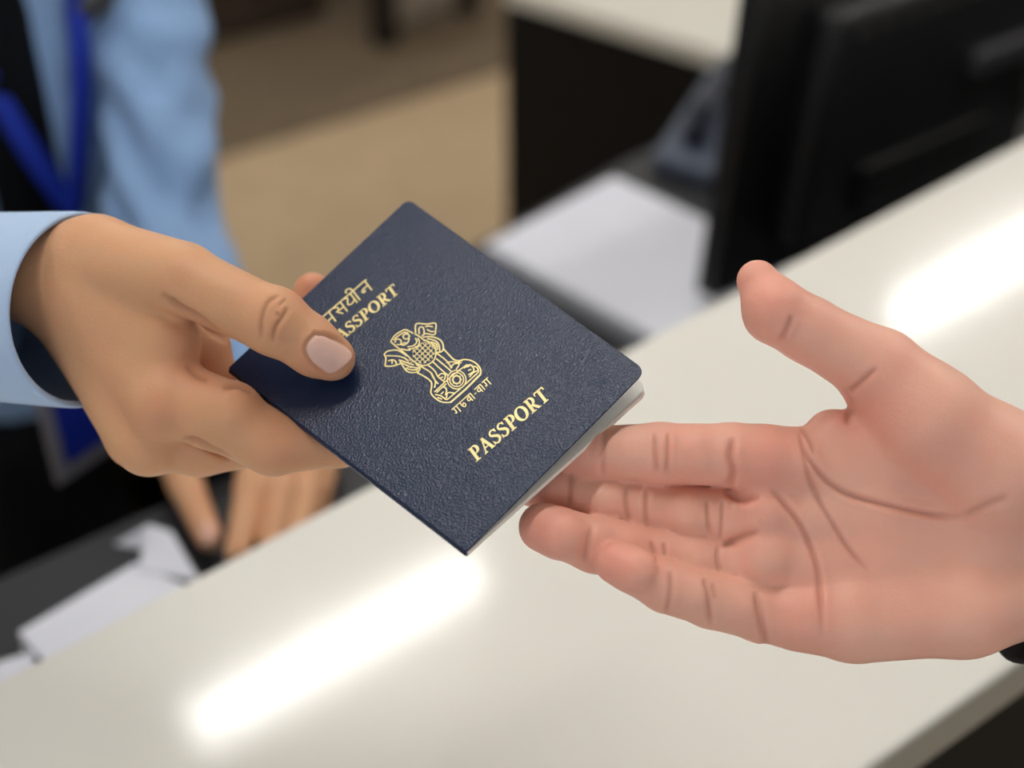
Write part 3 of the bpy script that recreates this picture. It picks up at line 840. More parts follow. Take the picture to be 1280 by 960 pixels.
    for (x, y, r, a) in ((410, 455, 42, 0.55), (391, 360, 30, 0.9), (250, 460, 45, 0.5), (200, 520, 45, 0.35), (290, 480, 40, 0.35), (355, 560, 40, 0.3), (345, 400, 30, 0.25)):
        bl = np.maximum(bl, a * np.exp(-((pp[:, 0] - x) ** 2 + (pp[:, 1] - y) ** 2) / r ** 2))
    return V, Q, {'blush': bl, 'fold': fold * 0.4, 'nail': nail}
GH = giving_hand()

# ------------------------------------------------------------------ officer behind the counter
YAW = math.radians(45)
OC = np.array([-0.415, 1.12])                                   # body axis on the floor
fwd2 = np.array([math.sin(YAW), -math.cos(YAW)]); lft2 = np.array([math.cos(YAW), math.sin(YAW)])
def ob(l, f, z):
    """officer frame: to the officer's left, forward, height -> world mm"""
    q = OC + lft2 * l + fwd2 * f; return np.array([q[0], q[1], z]) * 1000
def wmm(px, py, d): return wpt(vpt(px, py, d)) * 1000
FA = np.array([fwd2[0], fwd2[1], 0]); LA = np.array([lft2[0], lft2[1], 0]); ZA = np.array([0, 0, 1.0]); AX = [LA, FA, ZA]

def world_mesh(name, F, origin, material, it=2, disp=None, sub=False):
    V, Q = F.nets(); V = relax(V, Q, it, 0.5)
    if sub: V, Q = subdivide(V, Q); V = relax(V, Q, 1, 0.5)
    if disp is not None:
        N = vnormals(V, Q); V = V + N * disp(V, N)[:, None]
    return V, Q
def to_mesh(name, parts, origin, material, attrs=None, flip=False):
    Vs, Qs, b = [], [], 0
    for V, Q in parts: Vs.append(V); Qs.append(Q + b); b += len(V)
    V = np.concatenate(Vs) * 0.001 - np.array(origin); Q = np.concatenate(Qs)
    me = bpy.data.meshes.new(name)
    me.vertices.add(len(V)); me.vertices.foreach_set('co', V.astype(np.float32).ravel())
    me.loops.add(Q.size); me.polygons.add(len(Q))
    me.loops.foreach_set('vertex_index', Q.astype(np.int32).ravel())
    me.polygons.foreach_set('loop_start', (np.arange(len(Q)) * 4).astype(np.int32))
    me.polygons.foreach_set('use_smooth', np.ones(len(Q), bool))
    for an, av in (attrs or {}).items():
        a = me.attributes.new(an, 'FLOAT', 'POINT'); a.data.foreach_set('value', av.astype(np.float32))
    me.update(calc_edges=True); me.validate(); me.materials.append(material)
    return me

M_SHIRT = mat('light_blue_shirt', srgb(134, 168, 212), 0.85, noise=0.05, nscale=60, bump=0.25, bscale=1800, sheen=0.1)
M_TROUSER = mat('black_trousers', srgb(9, 10, 15), 0.95, spec=0.2)
M_TIE = mat('dark_navy_tie', srgb(5, 8, 14), 0.9, spec=0.2)
M_LANYARD = mat('blue_lanyard', srgb(14, 48, 170), 0.6)
M_CARDBLUE = mat('blue_card', srgb(10, 36, 142), 0.45)
M_CLEAR = mat('card_holder_edge', srgb(116, 118, 128), 0.3)
M_HAIR = mat('black_hair', srgb(24, 20, 18), 0.6)
M_METAL = mat('dull_metal', srgb(150, 146, 130), 0.35, metal=0.9)
M_SHOE = mat('black_shoe', srgb(14, 13, 13), 0.35)

sh_l, sh_r = ob(0.155, -0.01, 1.285), ob(-0.165, 0.0, 1.285)
el_l = wmm(208, 318, 1.11); wr_l = wmm(322, 470, 1.02)
cuff_c = wmm(104, 388, 0.530)
cuff_ax = np.array(toW(np.array([-0.88, 0.06, 0.46]))); cuff_ax /= np.linalg.norm(cuff_ax)       # from the cuff back up the arm
sl_r = cuff_c + cuff_ax * 75
el_r = cuff_c + cuff_ax * 250 + np.array([-60, 90, -60.0])
officer = thing('person', (OC[0], OC[1], 0), 'person in light blue shirt, dark tie and lanyard handing over the passport', 'person')
oo = np.array(officer.location)

# body: head, neck, trunk, arms (coarse) + both hands (fine), one mesh
hz = 1.485
hc = ob(0.0, 0.035, hz)
lo = np.minimum.reduce([sh_l, sh_r, el_l, el_r, wr_l, cuff_c, ob(-.25, -.2, .1), ob(.25, .25, .1), ob(.25, -.2, .1), ob(-.25, .25, .1)]) - 60
hi = np.maximum.reduce([sh_l, sh_r, el_l, el_r, wr_l, cuff_c, hc + 150, ob(.25, .25, .1), ob(.25, -.2, .1), ob(-.25, .25, .1)]) + 60
FB = Field([lo[0], lo[1], 40], [hi[0], hi[1], 1640], 6.0)
FB.ell(ob(0, 0.0, 1.08), (145, 92, 230), AX, 30)
FB.ell(ob(0, 0.0, 0.83), (120, 78, 130), AX, 40)
FB.cone(sh_l * 0.85 + ob(0, 0, 1.28) * 0.15, sh_r * 0.85 + ob(0, 0, 1.28) * 0.15, 48, 48, 40)
FB.cone(ob(0, -0.01, 1.27), ob(0, 0.015, 1.42), 52, 48, 25)
FB.ell(hc, (72, 88, 108), AX, 20); FB.ell(ob(0, 0.07, hz - 0.055), (50, 52, 58), AX, 18)        # skull, jaw
FB.cone(ob(0, 0.122, hz + 0.005), ob(0, 0.145, hz - 0.03), 9, 13, 8)                             # nose
FB.ell(ob(0, 0.122, hz - 0.062), (24, 10, 9), AX, 6)                                             # mouth
for s in (-1, 1):
    FB.ell(ob(s * 0.074, 0.02, hz - 0.01), (10, 20, 32), AX, 5)                                  # ears
    FB.cone(ob(s * 0.085, 0.0, 0.80), ob(s * 0.09, 0.01, 0.45), 82, 56, 20); FB.cone(ob(s * 0.09, 0.01, 0.45), ob(s * 0.09, -0.01, 0.09), 52, 36, 15)
    FB.cone(ob(s * 0.016, 0.112, hz + 0.024), ob(s * 0.048, 0.098, hz + 0.024), 8, 7, 6)
FB.cone(sh_l, el_l, 36, 30, 20); FB.cone(el_l, wr_l, 30, 23, 10)
FB.cone(sh_r, el_r, 36, 30, 20); FB.cone(el_r, sl_r, 30, 24, 10)
body_c = world_mesh('b', FB, oo, None, 2)
# resting left hand, fingertips on the desk papers
FH = Field(wmm(300, 600, 0.92) - [90, 110, 110], wmm(300, 600, 0.92) + [95, 150, 110], 2.0)
GHn = FH.blank()
for pts, rad in (([(215, 560, .945), (232, 605, .925), (262, 672, .895)], [13, 11.2, 8.6]),
                 ([(322, 545, .945), (314, 612, .912), (298, 690, .880)], [12, 10.6, 8.4]),
                 ([(352, 545, .945), (352, 615, .910), (338, 692, .880)], [12, 10.8, 8.6]),
                 ([(382, 548, .950), (386, 615, .918), (372, 680, .890)], [11.5, 10.2, 8.2]),
                 ([(405, 545, .965), (405, 590, .945), (396, 640, .915)], [10, 8.6, 7.2])):
    g = FH.blank(); g.chain([wmm(*p) for p in pts], rad, 5); GHn.merge(g, 1.5)
for x, y, d in ((320, 545, .947), (352, 543, .947), (382, 548, .953), (402, 546, .967)):
    FH.cone(wmm(x, y, d), wr_l, 12.5, 22, 10)
FH.cone(wmm(222, 568, .943), wr_l, 13.5, 22, 10)
FH.merge(GHn, 5)
hand_l = world_mesh('h', FH, oo, None, 2, sub=True)
Vg, Qg, Ag = GH
hand_r = (wpt(Vg * 0.001) * 1000, Qg[:, ::-1])
nb, nl = len(body_c[0]), len(hand_l[0])
pl = pix(np.stack([((hand_l[0] * 0.001 - CAM) @ RIGHT), ((hand_l[0] * 0.001 - CAM) @ UP), ((hand_l[0] * 0.001 - CAM) @ FWD)], 1))
bl_l = np.zeros(nl); nl_l = np.zeros(nl)
tn = np.exp(-(((pl[:, 0] - 261) / 11) ** 2 + ((pl[:, 1] - 668) / 17) ** 2) ** 2); nl_l = np.maximum(nl_l, tn * 0.8)
att = {k: np.concatenate([np.zeros(nb), {'blush': bl_l, 'fold': np.zeros(nl), 'nail': nl_l}[k], Ag[k]]) for k in ('blush', 'fold', 'nail')}
link('body', to_mesh('body', [body_c, hand_l, hand_r], oo, M_SKIN_L, att), None, officer)

# eyes, brows and lips
M_EYE = mat('eye_white', srgb(232, 228, 222), 0.2); M_IRIS = mat('iris', srgb(40, 26, 18), 0.15); M_LIP = mat('lip', srgb(178, 100, 88), 0.45)
def small(name, fn, c, r, h, material, parent):
    f_ = Field(np.array(c) - r, np.array(c) + r, h); fn(f_)
    return link(name, to_mesh(name, [world_mesh(name, f_, oo, None, 1)], oo, material), None, parent)
for s in (-1, 1):
    e_ = small('eye', lambda f_: f_.ell(ob(s * 0.032, 0.1135, hz + 0.008), (13, 9, 6.5), AX), ob(s * 0.032, 0.1135, hz + 0.008), 24, 1.5, M_EYE, officer)
    small('iris', lambda f_: f_.ell(ob(s * 0.032, 0.1190, hz + 0.008), (5.2, 4.4, 5.2), AX), ob(s * 0.032, 0.1190, hz + 0.008), 12, 1.0, M_IRIS, e_)
    small('eyebrow', lambda f_: f_.chain([ob(s * 0.014, 0.119, hz + 0.026), ob(s * 0.032, 0.116, hz + 0.031), ob(s * 0.052, 0.100, hz + 0.026)], [3.2, 3.4, 2.2], 2), ob(s * 0.032, 0.112, hz + 0.028), 40, 1.5, M_HAIR, officer)
small('lips', lambda f_: (f_.ell(ob(0, 0.1285, hz - 0.058), (22, 6, 4), AX), f_.ell(ob(0, 0.1285, hz - 0.066), (19, 6.5, 4.6), AX, 1)), ob(0, 0.1285, hz - 0.062), 34, 1.5, M_LIP, officer)

# hair cap and bun
FHr = Field(hc - 150, hc + 150, 5.0)
FHr.ell(ob(0, 0.0, hz + 0.022), (80, 92, 104), AX, 0); FHr.ell(ob(0, -0.06, hz - 0.02), (68, 55, 70), AX, 20); FHr.ball(ob(0, -0.115, hz), 36, 8)
cutF = FHr.blank(); cutF.ell(ob(0, 0.13, hz - 0.045), (85, 92, 95), AX, 0); FHr.carve(cutF, 8)
link('hair', to_mesh('hair', [world_mesh('hr', FHr, oo, None, 2)], oo, M_HAIR), None, officer)

# shirt with folds in the sleeves
FS = Field([lo[0] - 30, lo[1] - 30, 800], [hi[0], hi[1], 1470], 5.0)
FS.ell(ob(0, 0.0, 1.08), (162, 106, 262), AX, 0)
FS.ell(ob(0, 0.0, 0.87), (160, 114, 170), AX, 40)
FS.cone(sh_l * 0.9 + ob(0, 0, 1.27) * 0.1, sh_r * 0.9 + ob(0, 0, 1.27) * 0.1, 58, 58, 45)
SLV = FS.blank()
SLV.cone(sh_l, el_l, 49, 40, 0); SLV.cone(el_l, wr_l, 41, 32, 8)
SLV.cone(sh_r, el_r, 50, 42, 0); SLV.cone(el_r, sl_r, 42, 33, 15)
FS.merge(SLV, 9)
hemc = FS.blank(); hemc.d[:] = 60
zz = FS.lo[2] + np.arange(FS.n[2]) * FS.h
FS.d = np.maximum(FS.d, (838 - zz)[None, None, :].astype(np.float32))            # straight hem
cyl = FS.blank(); cyl.cone(ob(0, 0.0, 1.30), ob(0, 0.03, 1.46), 56, 62, 0); FS.carve(cyl, 6)   # neck opening
ph = rng.uniform(0, 6.28, 12)
def folds(V, N):
    a = (sh_l - el_l); La = np.linalg.norm(a); a /= La
    t = (V - el_l) @ a
    dl = np.linalg.norm(V - el_l - np.clip(t, -40, La)[:, None] * a, axis=1)
    k = np.clip((78 - dl) / 30, 0, 1)
    s = V @ np.array([0.35, 0.2, 0.92]) + 22 * np.sin(V @ np.array([0.021, -0.017, 0.008]) + ph[0])
    s2 = V @ np.array([-0.55, 0.25, 0.8]) + 15 * np.sin(V @ np.array([0.03, 0.02, 0.01]))
    w = k * (5.5 * np.sin(s / 7.2) * np.exp(-((t - 40) / 130) ** 2) + 2.0 * np.sin(s2 / 8.5))
    w += (1 - k) * (2.2 * np.sin(V @ np.array([0.045, 0.02, 0.012]) + 2 * np.sin(V[:, 2] * 0.013)) )
    return w
shirt = link('shirt', to_mesh('shirt', [world_mesh('s', FS, oo, None, 2, folds, sub=True)], oo, M_SHIRT), None, officer)

# cuff: a real open tube with turned rim
def frame(ax):
    ax = np.array(ax) / np.linalg.norm(ax); u = np.cross(ax, [0, 0, 1.0]); u /= np.linalg.norm(u); return ax, u, np.cross(u, ax)
def tube(name, c, ax, prof, material, parent, oo, nseg=56, squash=1.0, wob=0.0, tilt=0.0):
    """prof: (distance along ax mm, radius mm) list"""
    ax, u, v = frame(ax); vs = []; fs = []
    for (s, r) in prof:
        for i in range(nseg):
            a = 2 * math.pi * i / nseg
            rr = r * (1 + wob * math.sin(2 * a + 0.6) + wob * 0.6 * math.sin(3 * a + s * 0.03))
            vs.append((np.array(c) + ax * (s + tilt * math.cos(a - 0.4)) + u * rr * math.cos(a) * squash + v * rr * math.sin(a)) * 0.001 - oo)
    for j in range(len(prof) - 1):
        for i in range(nseg):
            fs.append((j * nseg + i, j * nseg + (i + 1) % nseg, (j + 1) * nseg + (i + 1) % nseg, (j + 1) * nseg + i))
    return link(name, mesh(name, vs, fs, True), material, parent)
M_CUFF = mat('cuff_brightened', srgb(172, 198, 232), 0.85, bump=0.25, bscale=1800, sheen=0.1)  # shirt fabric, colour lightened in place of stronger light on the cuff
tube('cuff', cuff_c, cuff_ax, [(95, 30), (60, 33.0), (30, 33.6), (4, 33.9), (1.2, 34.0), (1.2, 34.5), (0.0, 35.3), (0.6, 36.2), (2.4, 36.5), (5.2, 36.6), (6.0, 36.25), (6.8, 36.6),
                                  (30, 36.4), (58, 36.0), (62, 36.8), (66, 36.2), (95, 38.5), (130, 41)], M_CUFF, shirt, oo, 72, 1.0, 0.012)

# trousers, belt, shoes
FT = Field([lo[0], lo[1], 20], [hi[0], hi[1], 880], 7.0)
FT.ell(ob(0, 0.0, 0.80), (155, 112, 120), AX, 0)
for s in (-1, 1):
    FT.cone(ob(s * 0.085, 0.0, 0.78), ob(s * 0.095, 0.01, 0.45), 96, 72, 15); FT.cone(ob(s * 0.095, 0.01, 0.45), ob(s * 0.095, -0.01, 0.06), 70, 60, 10)
zz = FT.lo[2] + np.arange(FT.n[2]) * FT.h
FT.d = np.maximum(FT.d, np.maximum(zz - 846, 45 - zz)[None, None, :].astype(np.float32))
trs = link('trousers', to_mesh('trousers', [world_mesh('t', FT, oo, None, 1)], oo, M_TROUSER), None, officer)
vs, fs = [], []
for i in range(48):
    a = 2 * math.pi * i / 48
    for (dz, e) in ((-0.018, 1.035), (0.016, 1.035), (0.016, 0.99), (-0.018, 0.99)):
        q = ob(0.150 * e * math.cos(a), 0.112 * e * math.sin(a), 0.825 + dz) * 0.001; vs.append(q - oo)
for i in range(48):
    for j in range(4): fs.append((i * 4 + j, i * 4 + (j + 1) % 4, ((i + 1) % 48) * 4 + (j + 1) % 4, ((i + 1) % 48) * 4 + j))
belt = link('belt', mesh('belt', vs, fs, True), M_TIE, trs)
box('buckle', Vector(ob(0.0, 0.1185, 0.825) * 0.001 - oo), (0.040, 0.006, 0.034), M_METAL, trs, 0.002, rot=(0, 0, YAW))
for s in (-1, 1):
    FSh = Field(ob(s * 0.095, 0.05, 0.05) - [190, 190, 60], ob(s * 0.095, 0.05, 0.05) + [190, 190, 90], 6.0)
    FSh.ell(ob(s * 0.098, 0.06, 0.04), (46, 130, 42), AX, 0); FSh.ball(ob(s * 0.095, -0.02, 0.06), 48, 15)
    z2 = FSh.lo[2] + np.arange(FSh.n[2]) * FSh.h
    FSh.d = np.maximum(FSh.d, (2 - z2)[None, None, :].astype(np.float32))
    link('shoe', to_mesh('shoe', [world_mesh('sh', FSh, oo, None, 1)], oo, M_SHOE), None, officer)

# things lying on the shirt front: find the shirt surface along a line of sight
from mathutils.bvhtree import BVHTree
def bvh(o):
    me = o.data; mw = np.array(officer.location)
    return BVHTree.FromPolygons([Vector(v.co) + Vector(mw) for v in me.vertices], [tuple(p.vertices) for p in me.polygons])
SB = bvh(shirt)
def on_shirt(px, py, off):
    d = (at(px, py, 1.0) - Vector(CAM)).normalized()
    hit, nrm, _, _ = SB.ray_cast(Vector(CAM) + d * 0.62, d)
    if hit is None: return None
    if nrm.dot(d) > 0: nrm = -nrm
    return hit + nrm * off
def strip(name, pts, widths, thick, material, parent, org, across=None):
    """ribbon along world points, broad side facing the officer's front"""
    vs, fs = [], []; n = len(pts); fr = Vector((fwd2[0], fwd2[1], 0.15)).normalized()
    for i in range(n):
        t = (pts[min(i + 1, n - 1)] - pts[max(i - 1, 0)]).normalized()
        sd_ = t.cross(fr).normalized()
        nn = sd_.cross(t).normalized()
        w_ = widths[i] / 2
        for a, b in ((-1, -0.5), (-0.9, 0.5), (0, 0.75), (0.9, 0.5), (1, -0.5)):
            vs.append(pts[i] + sd_ * (a * w_) + nn * (b * thick) - Vector(org))
    for i in range(n - 1):
        for j in range(5): fs.append((i * 5 + j, i * 5 + (j + 1) % 5, (i + 1) * 5 + (j + 1) % 5, (i + 1) * 5 + j))
    fs.append(tuple(range(5))); fs.append(tuple((n - 1) * 5 + j for j in range(5)))
    return link(name, mesh(name, vs, fs, True), material, parent)
def resample(pts, n=24):
    c = curve([tuple(p) for p in pts], 8); c = [Vector(p) for p in c]; return c

# ------------------------------------------------------------------ tie, lanyard, name badge
tp = [on_shirt(x, y, 0.004) for x, y in ((-22, -60), (-6, 0), (8, 60), (22, 120), (34, 180), (46, 240), (52, 300), (56, 360))]
tp = resample([p for p in tp if p is not None])
n_ = len(tp)
neck = Vector(ob(0.0, 0.075, 1.30) * 0.001)
tie_pts = resample([neck, (neck + tp[0]) / 2 + Vector((fwd2[0], fwd2[1], 0)) * 0.02] + tp[::4])
tie = strip('tie', tie_pts, [0.030 + 0.042 * min(1, i / (len(tie_pts) * 0.6)) for i in range(len(tie_pts))], 0.004, M_TIE, officer, oo)
knot = box('knot', neck - Vector(oo), (0.034, 0.024, 0.034), M_TIE, tie, 0.008, rot=(0, 0, YAW))
# shirt collar
for s in (-1, 1):
    cv = [ob(s * 0.012, 0.078, 1.318), ob(s * 0.058, 0.045, 1.335), ob(s * 0.066, -0.01, 1.35), ob(s * 0.05, 0.085, 1.27), ob(s * 0.085, 0.05, 1.29), ob(s * 0.09, -0.01, 1.31)]
    vs = [q * 0.001 - oo for q in cv] + [(q + np.array([0, 0, -5.0])) * 0.001 - oo for q in cv]
    link('collar', mesh('collar', vs, [(0, 1, 4, 3), (1, 2, 5, 4), (6, 7, 10, 9), (7, 8, 11, 10), (0, 3, 9, 6), (3, 4, 10, 9), (4, 5, 11, 10), (0, 1, 7, 6), (1, 2, 8, 7)], True), M_SHIRT, shirt)

cardB = at(72, 607, 0.985)                                      # lowest card corner
cu = Vector((0.60, 0.80, 0)).normalized(); cv_ = Vector((0, 0, 1)); cnm = cu.cross(cv_).normalized()
if cnm.dot(Vector(CAM) - cardB) < 0: cnm = -cnm
CW, CH = 0.096, 0.118
jl = on_shirt(88, 258, 0.012)
A_ = [on_shirt(x, y, 0.009) for x, y in ((84, -45), (88, 0), (92, 60), (95, 120), (94, 190))]
B_ = [on_shirt(x, y, 0.011) for x, y in ((-40, 60), (-12, 105), (20, 158), (52, 208))]
cardT = cardB + cu * (CW / 2) + cv_ * CH
lany = thing('lanyard', cardB, 'blue neck lanyard with a blue identity card in a clear holder, worn over shirt', 'lanyard')
nk = [Vector(ob(s * 0.075, -0.03, 1.335) * 0.001) for s in (1, -1)]
for pth, nkp in ((A_, nk[0]), (B_, nk[1])):
    pp_ = resample([nkp] + [p for p in pth if p is not None] + [jl])
    strip('strap', pp_, [0.0185] * len(pp_), 0.0012, M_LANYARD, lany, cardB)
md_ = (jl + cardT) / 2 + Vector((fwd2[0], fwd2[1], 0)) * 0.012
pp_ = resample([jl, md_, cardT + cv_ * 0.02])
strip('drop_strap', pp_, [0.0185] * len(pp_), 0.0014, M_LANYARD, lany, cardB)
box('clip', (cu * (CW / 2) + cv_ * (CH + 0.012)), (0.012, 0.006, 0.028), M_METAL, lany, 0.001, rot=(0, 0, math.atan2(cu.y, cu.x)))
rz = math.atan2(cu.y, cu.x)
box('card_holder', cu * (CW / 2) + cv_ * (CH / 2), (CW, 0.003, CH), M_CLEAR, lany, 0.001, rot=(0, 0, rz))
box('card', cu * (CW / 2) + cv_ * (CH / 2 + 0.002) + cnm * 0.0012, (CW - 0.020, 0.0024, CH - 0.022), M_CARDBLUE, lany, 0.0008, rot=(0, 0, rz))
bq = on_shirt(140, 2, 0.006)
if bq is not None:
    nb_ = thing('name_badge', bq, 'small grey metal name badge pinned to the blue shirt', 'badge', rot=(math.radians(8), math.radians(-24), YAW - 0.25))
    box('plate', (0, 0, 0), (0.066, 0.003, 0.020), mat('badge_grey', srgb(86, 84, 80), 0.4, metal=0.4), nb_, 0.0015)
    box('rim', (0, 0.0008, 0), (0.069, 0.002, 0.023), M_METAL, nb_, 0.0012)

# ------------------------------------------------------------------ customer's sleeve
cl = np.array(customer.location)
M_SLEEVE = mat('black_sleeve', srgb(12, 12, 13), 0.85, bump=0.3, bscale=1500)
vs, fs = [], []; NSEG = 48
c0_ = P(1305, 678, 511.0); axv = np.array([0.985, -0.10, 0.12]); axv /= np.linalg.norm(axv)
uu = np.array([0.10, 0.99, 0.0]); uu -= axv * (uu @ axv); uu /= np.linalg.norm(uu); vv = np.cross(axv, uu)
prof = [(60, 36), (4, 41.5), (0, 42.5), (0.8, 44), (4, 44.5), (20, 44.8), (24, 44.0), (28, 45), (70, 46), (140, 52), (210, 57), (216, 50), (217, 3)]
for s, r in prof:
    for i in range(NSEG):
        a = 2 * math.pi * i / NSEG
        tl = 8.0 * math.cos(a) * max(0.0, 1 - s / 150)
        rr = r * (1 + 0.02 * math.sin(3 * a + s * 0.06) + (0.03 * math.sin(s * 0.11 + 2 * a) if s > 40 and r > 40 else 0))
        q = c0_ + axv * (s + tl) + uu * rr * math.cos(a) + vv * rr * 0.86 * math.sin(a)
        vs.append(wpt(q * 0.001) - cl)
for j in range(len(prof) - 1):
    for i in range(NSEG): fs.append((j * NSEG + i, j * NSEG + (i + 1) % NSEG, (j + 1) * NSEG + (i + 1) % NSEG, (j + 1) * NSEG + i))
link('sleeve', mesh('sleeve', vs, fs, True), M_SLEEVE, customer)

# ------------------------------------------------------------------ papers on the lower desk
M_SHEET = mat('white_sheet', srgb(226, 229, 240), 0.75, noise=0.03, nscale=30)
M_SHEET2 = mat('grey_sheet', srgb(205, 207, 214), 0.75)
def stack(name, quad, z0, th, label, nsheets, group, jig=0.004, topmat=None):
    c = sum((Vector(q) for q in quad), Vector()) / 4; c.z = z0
    root = thing(name, c, label, 'papers', group)
    for k in range(nsheets):
        a = random.uniform(-1, 1) * jig * 4; dx = Vector((random.uniform(-1, 1) * jig, random.uniform(-1, 1) * jig, 0))
        if k == 0: a = 0; dx = Vector()
        R_ = Matrix.Rotation(a, 3, 'Z')
        pq = [c + dx + R_ @ (Vector((q[0], q[1], c.z)) - c) for q in quad]
        z_a = z0 + th * k / nsheets; z_b = z0 + th * (k + 1) / nsheets - 0.0004
        prism('sheaf', [(p.x, p.y) for p in pq], z_a, z_b, M_SHEET if k % 2 == 0 or k == nsheets - 1 else M_SHEET2, root, 0.0, c)
    return root
ZS = LOW_Z + 0.022
q_top, q_l = onz(766, 219, ZS), onz(606, 304, ZS)
edge = (q_l - q_top); L1 = edge.length; edge.normalize()
perp = Vector((-edge.y, edge.x, 0)); perp = perp if perp.dot(onz(900, 296, ZS) - q_top) > 0 else -perp
L2 = (onz(806, 424, ZS) - q_l).dot(perp) + 0.03
big = [q_top, q_l, q_l + perp * L2, q_top + perp * L2]
stack('paper_stack', big, LOW_Z, 0.022, 'thick stack of white papers on the desk beside the monitor', 5, 'loose papers on the lower desk', 0.0015)
qa = [onz(21, 788, 1.018), onz(165, 702, 1.018), onz(300, 760, 1.018), onz(120, 900, 1.018)]
stack('paper_stack', qa, DESK_Z, 0.018, 'flat pad of white papers on the desk under the resting fingers', 3, 'loose papers on the lower desk', 0.002)
qb = [onz(-90, 870, 1.012), onz(2, 826, 1.012), onz(48, 812, 1.012), onz(20, 905, 1.012)]
stack('paper_stack', qb, DESK_Z, 0.012, 'thin pad of white papers poking past the larger pad along the counter', 2, 'loose papers on the lower desk', 0.001)
# a folded sheet standing up as a low tent
f0, f1, f2, f3 = onz(172, 712, 1.019), onz(250, 725, 1.019), at(186, 655, depth_of(onz(172, 712, 1.019)) + 0.012), at(214, 664, depth_of(onz(250, 725, 1.019)) + 0.02)
g0_, g1_ = f0 + cn * 0.03, f1 + cn * 0.03
fo = (f0 + f1) / 2
vs = []
for p in (f0, f1, f3, f2, g0_, g1_): vs += [p - fo, p - fo - Vector((0, 0, 0.0012))]
fsx = [(0, 2, 4, 6), (1, 3, 5, 7), (6, 4, 10, 8), (7, 5, 11, 9), (0, 2, 3, 1), (8, 10, 11, 9), (0, 6, 7, 1), (6, 8, 9, 7), (2, 4, 5, 3), (4, 10, 11, 5)]
tent = link('folded_sheet', mesh('folded_sheet', vs, fsx), M_SHEET); tent.location = fo
tag(tent, 'folded white sheet standing like a tent beside the resting hand', 'paper')

# ------------------------------------------------------------------ monitor seen from behind
TILT = math.radians(0)
ROLL = math.radians(4.0)
mo = onz(893, 378, 0.90)
mx = (cdir + cn * 0.02).normalized(); mzb = -cn
my = (Vector((0, 0, 1)) * math.cos(ROLL) + mx * math.sin(ROLL)).normalized(); mx = (mx - my * mx.dot(my)).normalized()
mz = mx.cross(my).normalized()
if mz.dot(-cn) < 0: mz = -mz
MW, MH = 0.50, 0.33
mrot = Matrix((mx, my, mx.cross(my))).transposed().to_euler()
sgn = 1 if mx.cross(my).dot(-cn) > 0 else -1                   # +z local is the back side if sgn 1
mbase = mo + mx * (MW * 0.5) + cn * 0.02; mbase.z = LOW_Z
monitor = thing('monitor', mbase, 'black computer monitor seen from behind at the counter edge', 'monitor')
M_MON = mat('monitor_shell', srgb(15, 15, 17), 0.42, noise=0.15, nscale=40)
M_MON2 = mat('monitor_rib', srgb(26, 26, 29), 0.38)
M_BAR = mat('monitor_grey', srgb(62, 62, 66), 0.4)
M_SCREEN = mat('screen_glass', srgb(8, 8, 10), 0.08)
def mpart(name, x, y, z, size, m_, bevel=0.004, parent=monitor):
    p = mo + mx * x + my * y + mx.cross(my) * (z * sgn)
    o = box(name, p - mbase, size, m_, parent, bevel, rot=mrot, seg=3); return o
mpart('back_shell', MW / 2, MH / 2, -0.008, (MW, MH, 0.016), M_MON, 0.005)
mpart('bezel', MW / 2, MH / 2, -0.020, (MW, MH, 0.010), M_MON, 0.003)
mpart('screen', MW / 2, MH / 2 + 0.006, -0.0255, (MW - 0.02, MH - 0.035, 0.002), M_SCREEN, 0.0005)
mpart('rear_bulge', MW / 2, MH * 0.47, 0.010, (MW * 0.72, MH * 0.70, 0.034), M_MON2, 0.012)
mpart('port_cover', MW / 2, MH * 0.25, 0.030, (MW * 0.40, 0.05, 0.010), M_MON, 0.003)
for k in range(9): mpart('vent_slat', MW / 2 - 0.14 + k * 0.035, MH * 0.74, 0.028, (0.024, 0.006, 0.004), M_MON, 0.001)
def on_mon(px, py):
    d = at(px, py, 1.0) - Vector(CAM); nn = mx.cross(my); t = (mo - Vector(CAM)).dot(nn) / d.dot(nn)
    q = Vector(CAM) + d * t - mo; return q.dot(mx), q.dot(my)
ba, bb = on_mon(1185, 66), on_mon(1310, 14)
mpart('stand_arm', (ba[0] + bb[0]) / 2, (ba[1] + bb[1]) / 2, 0.034, (abs(bb[0] - ba[0]) + 0.02, 0.024, 0.014), M_BAR, 0.004)
bc = on_mon(1256, 108)
mpart('mount_plate', bc[0] + 0.012, bc[1], 0.032, (0.042, 0.034, 0.012), mat('mount_grey', srgb(98, 96, 94), 0.45), 0.004)
nb2 = mo + mx * (MW / 2) + my * 0.05 - mbase
box('stand_neck', (nb2.x * 0.6, nb2.y * 0.6, (nb2.z + 0.05) / 2 + 0.01), (0.05, 0.025, nb2.z + 0.06), M_MON, monitor, 0.004, rot=(0, 0, math.atan2(mx.y, mx.x)))
box('stand_base', (0, 0, 0.006), (0.20, 0.12, 0.012), M_MON, monitor, 0.004, rot=(0, 0, math.atan2(mx.y, mx.x)))

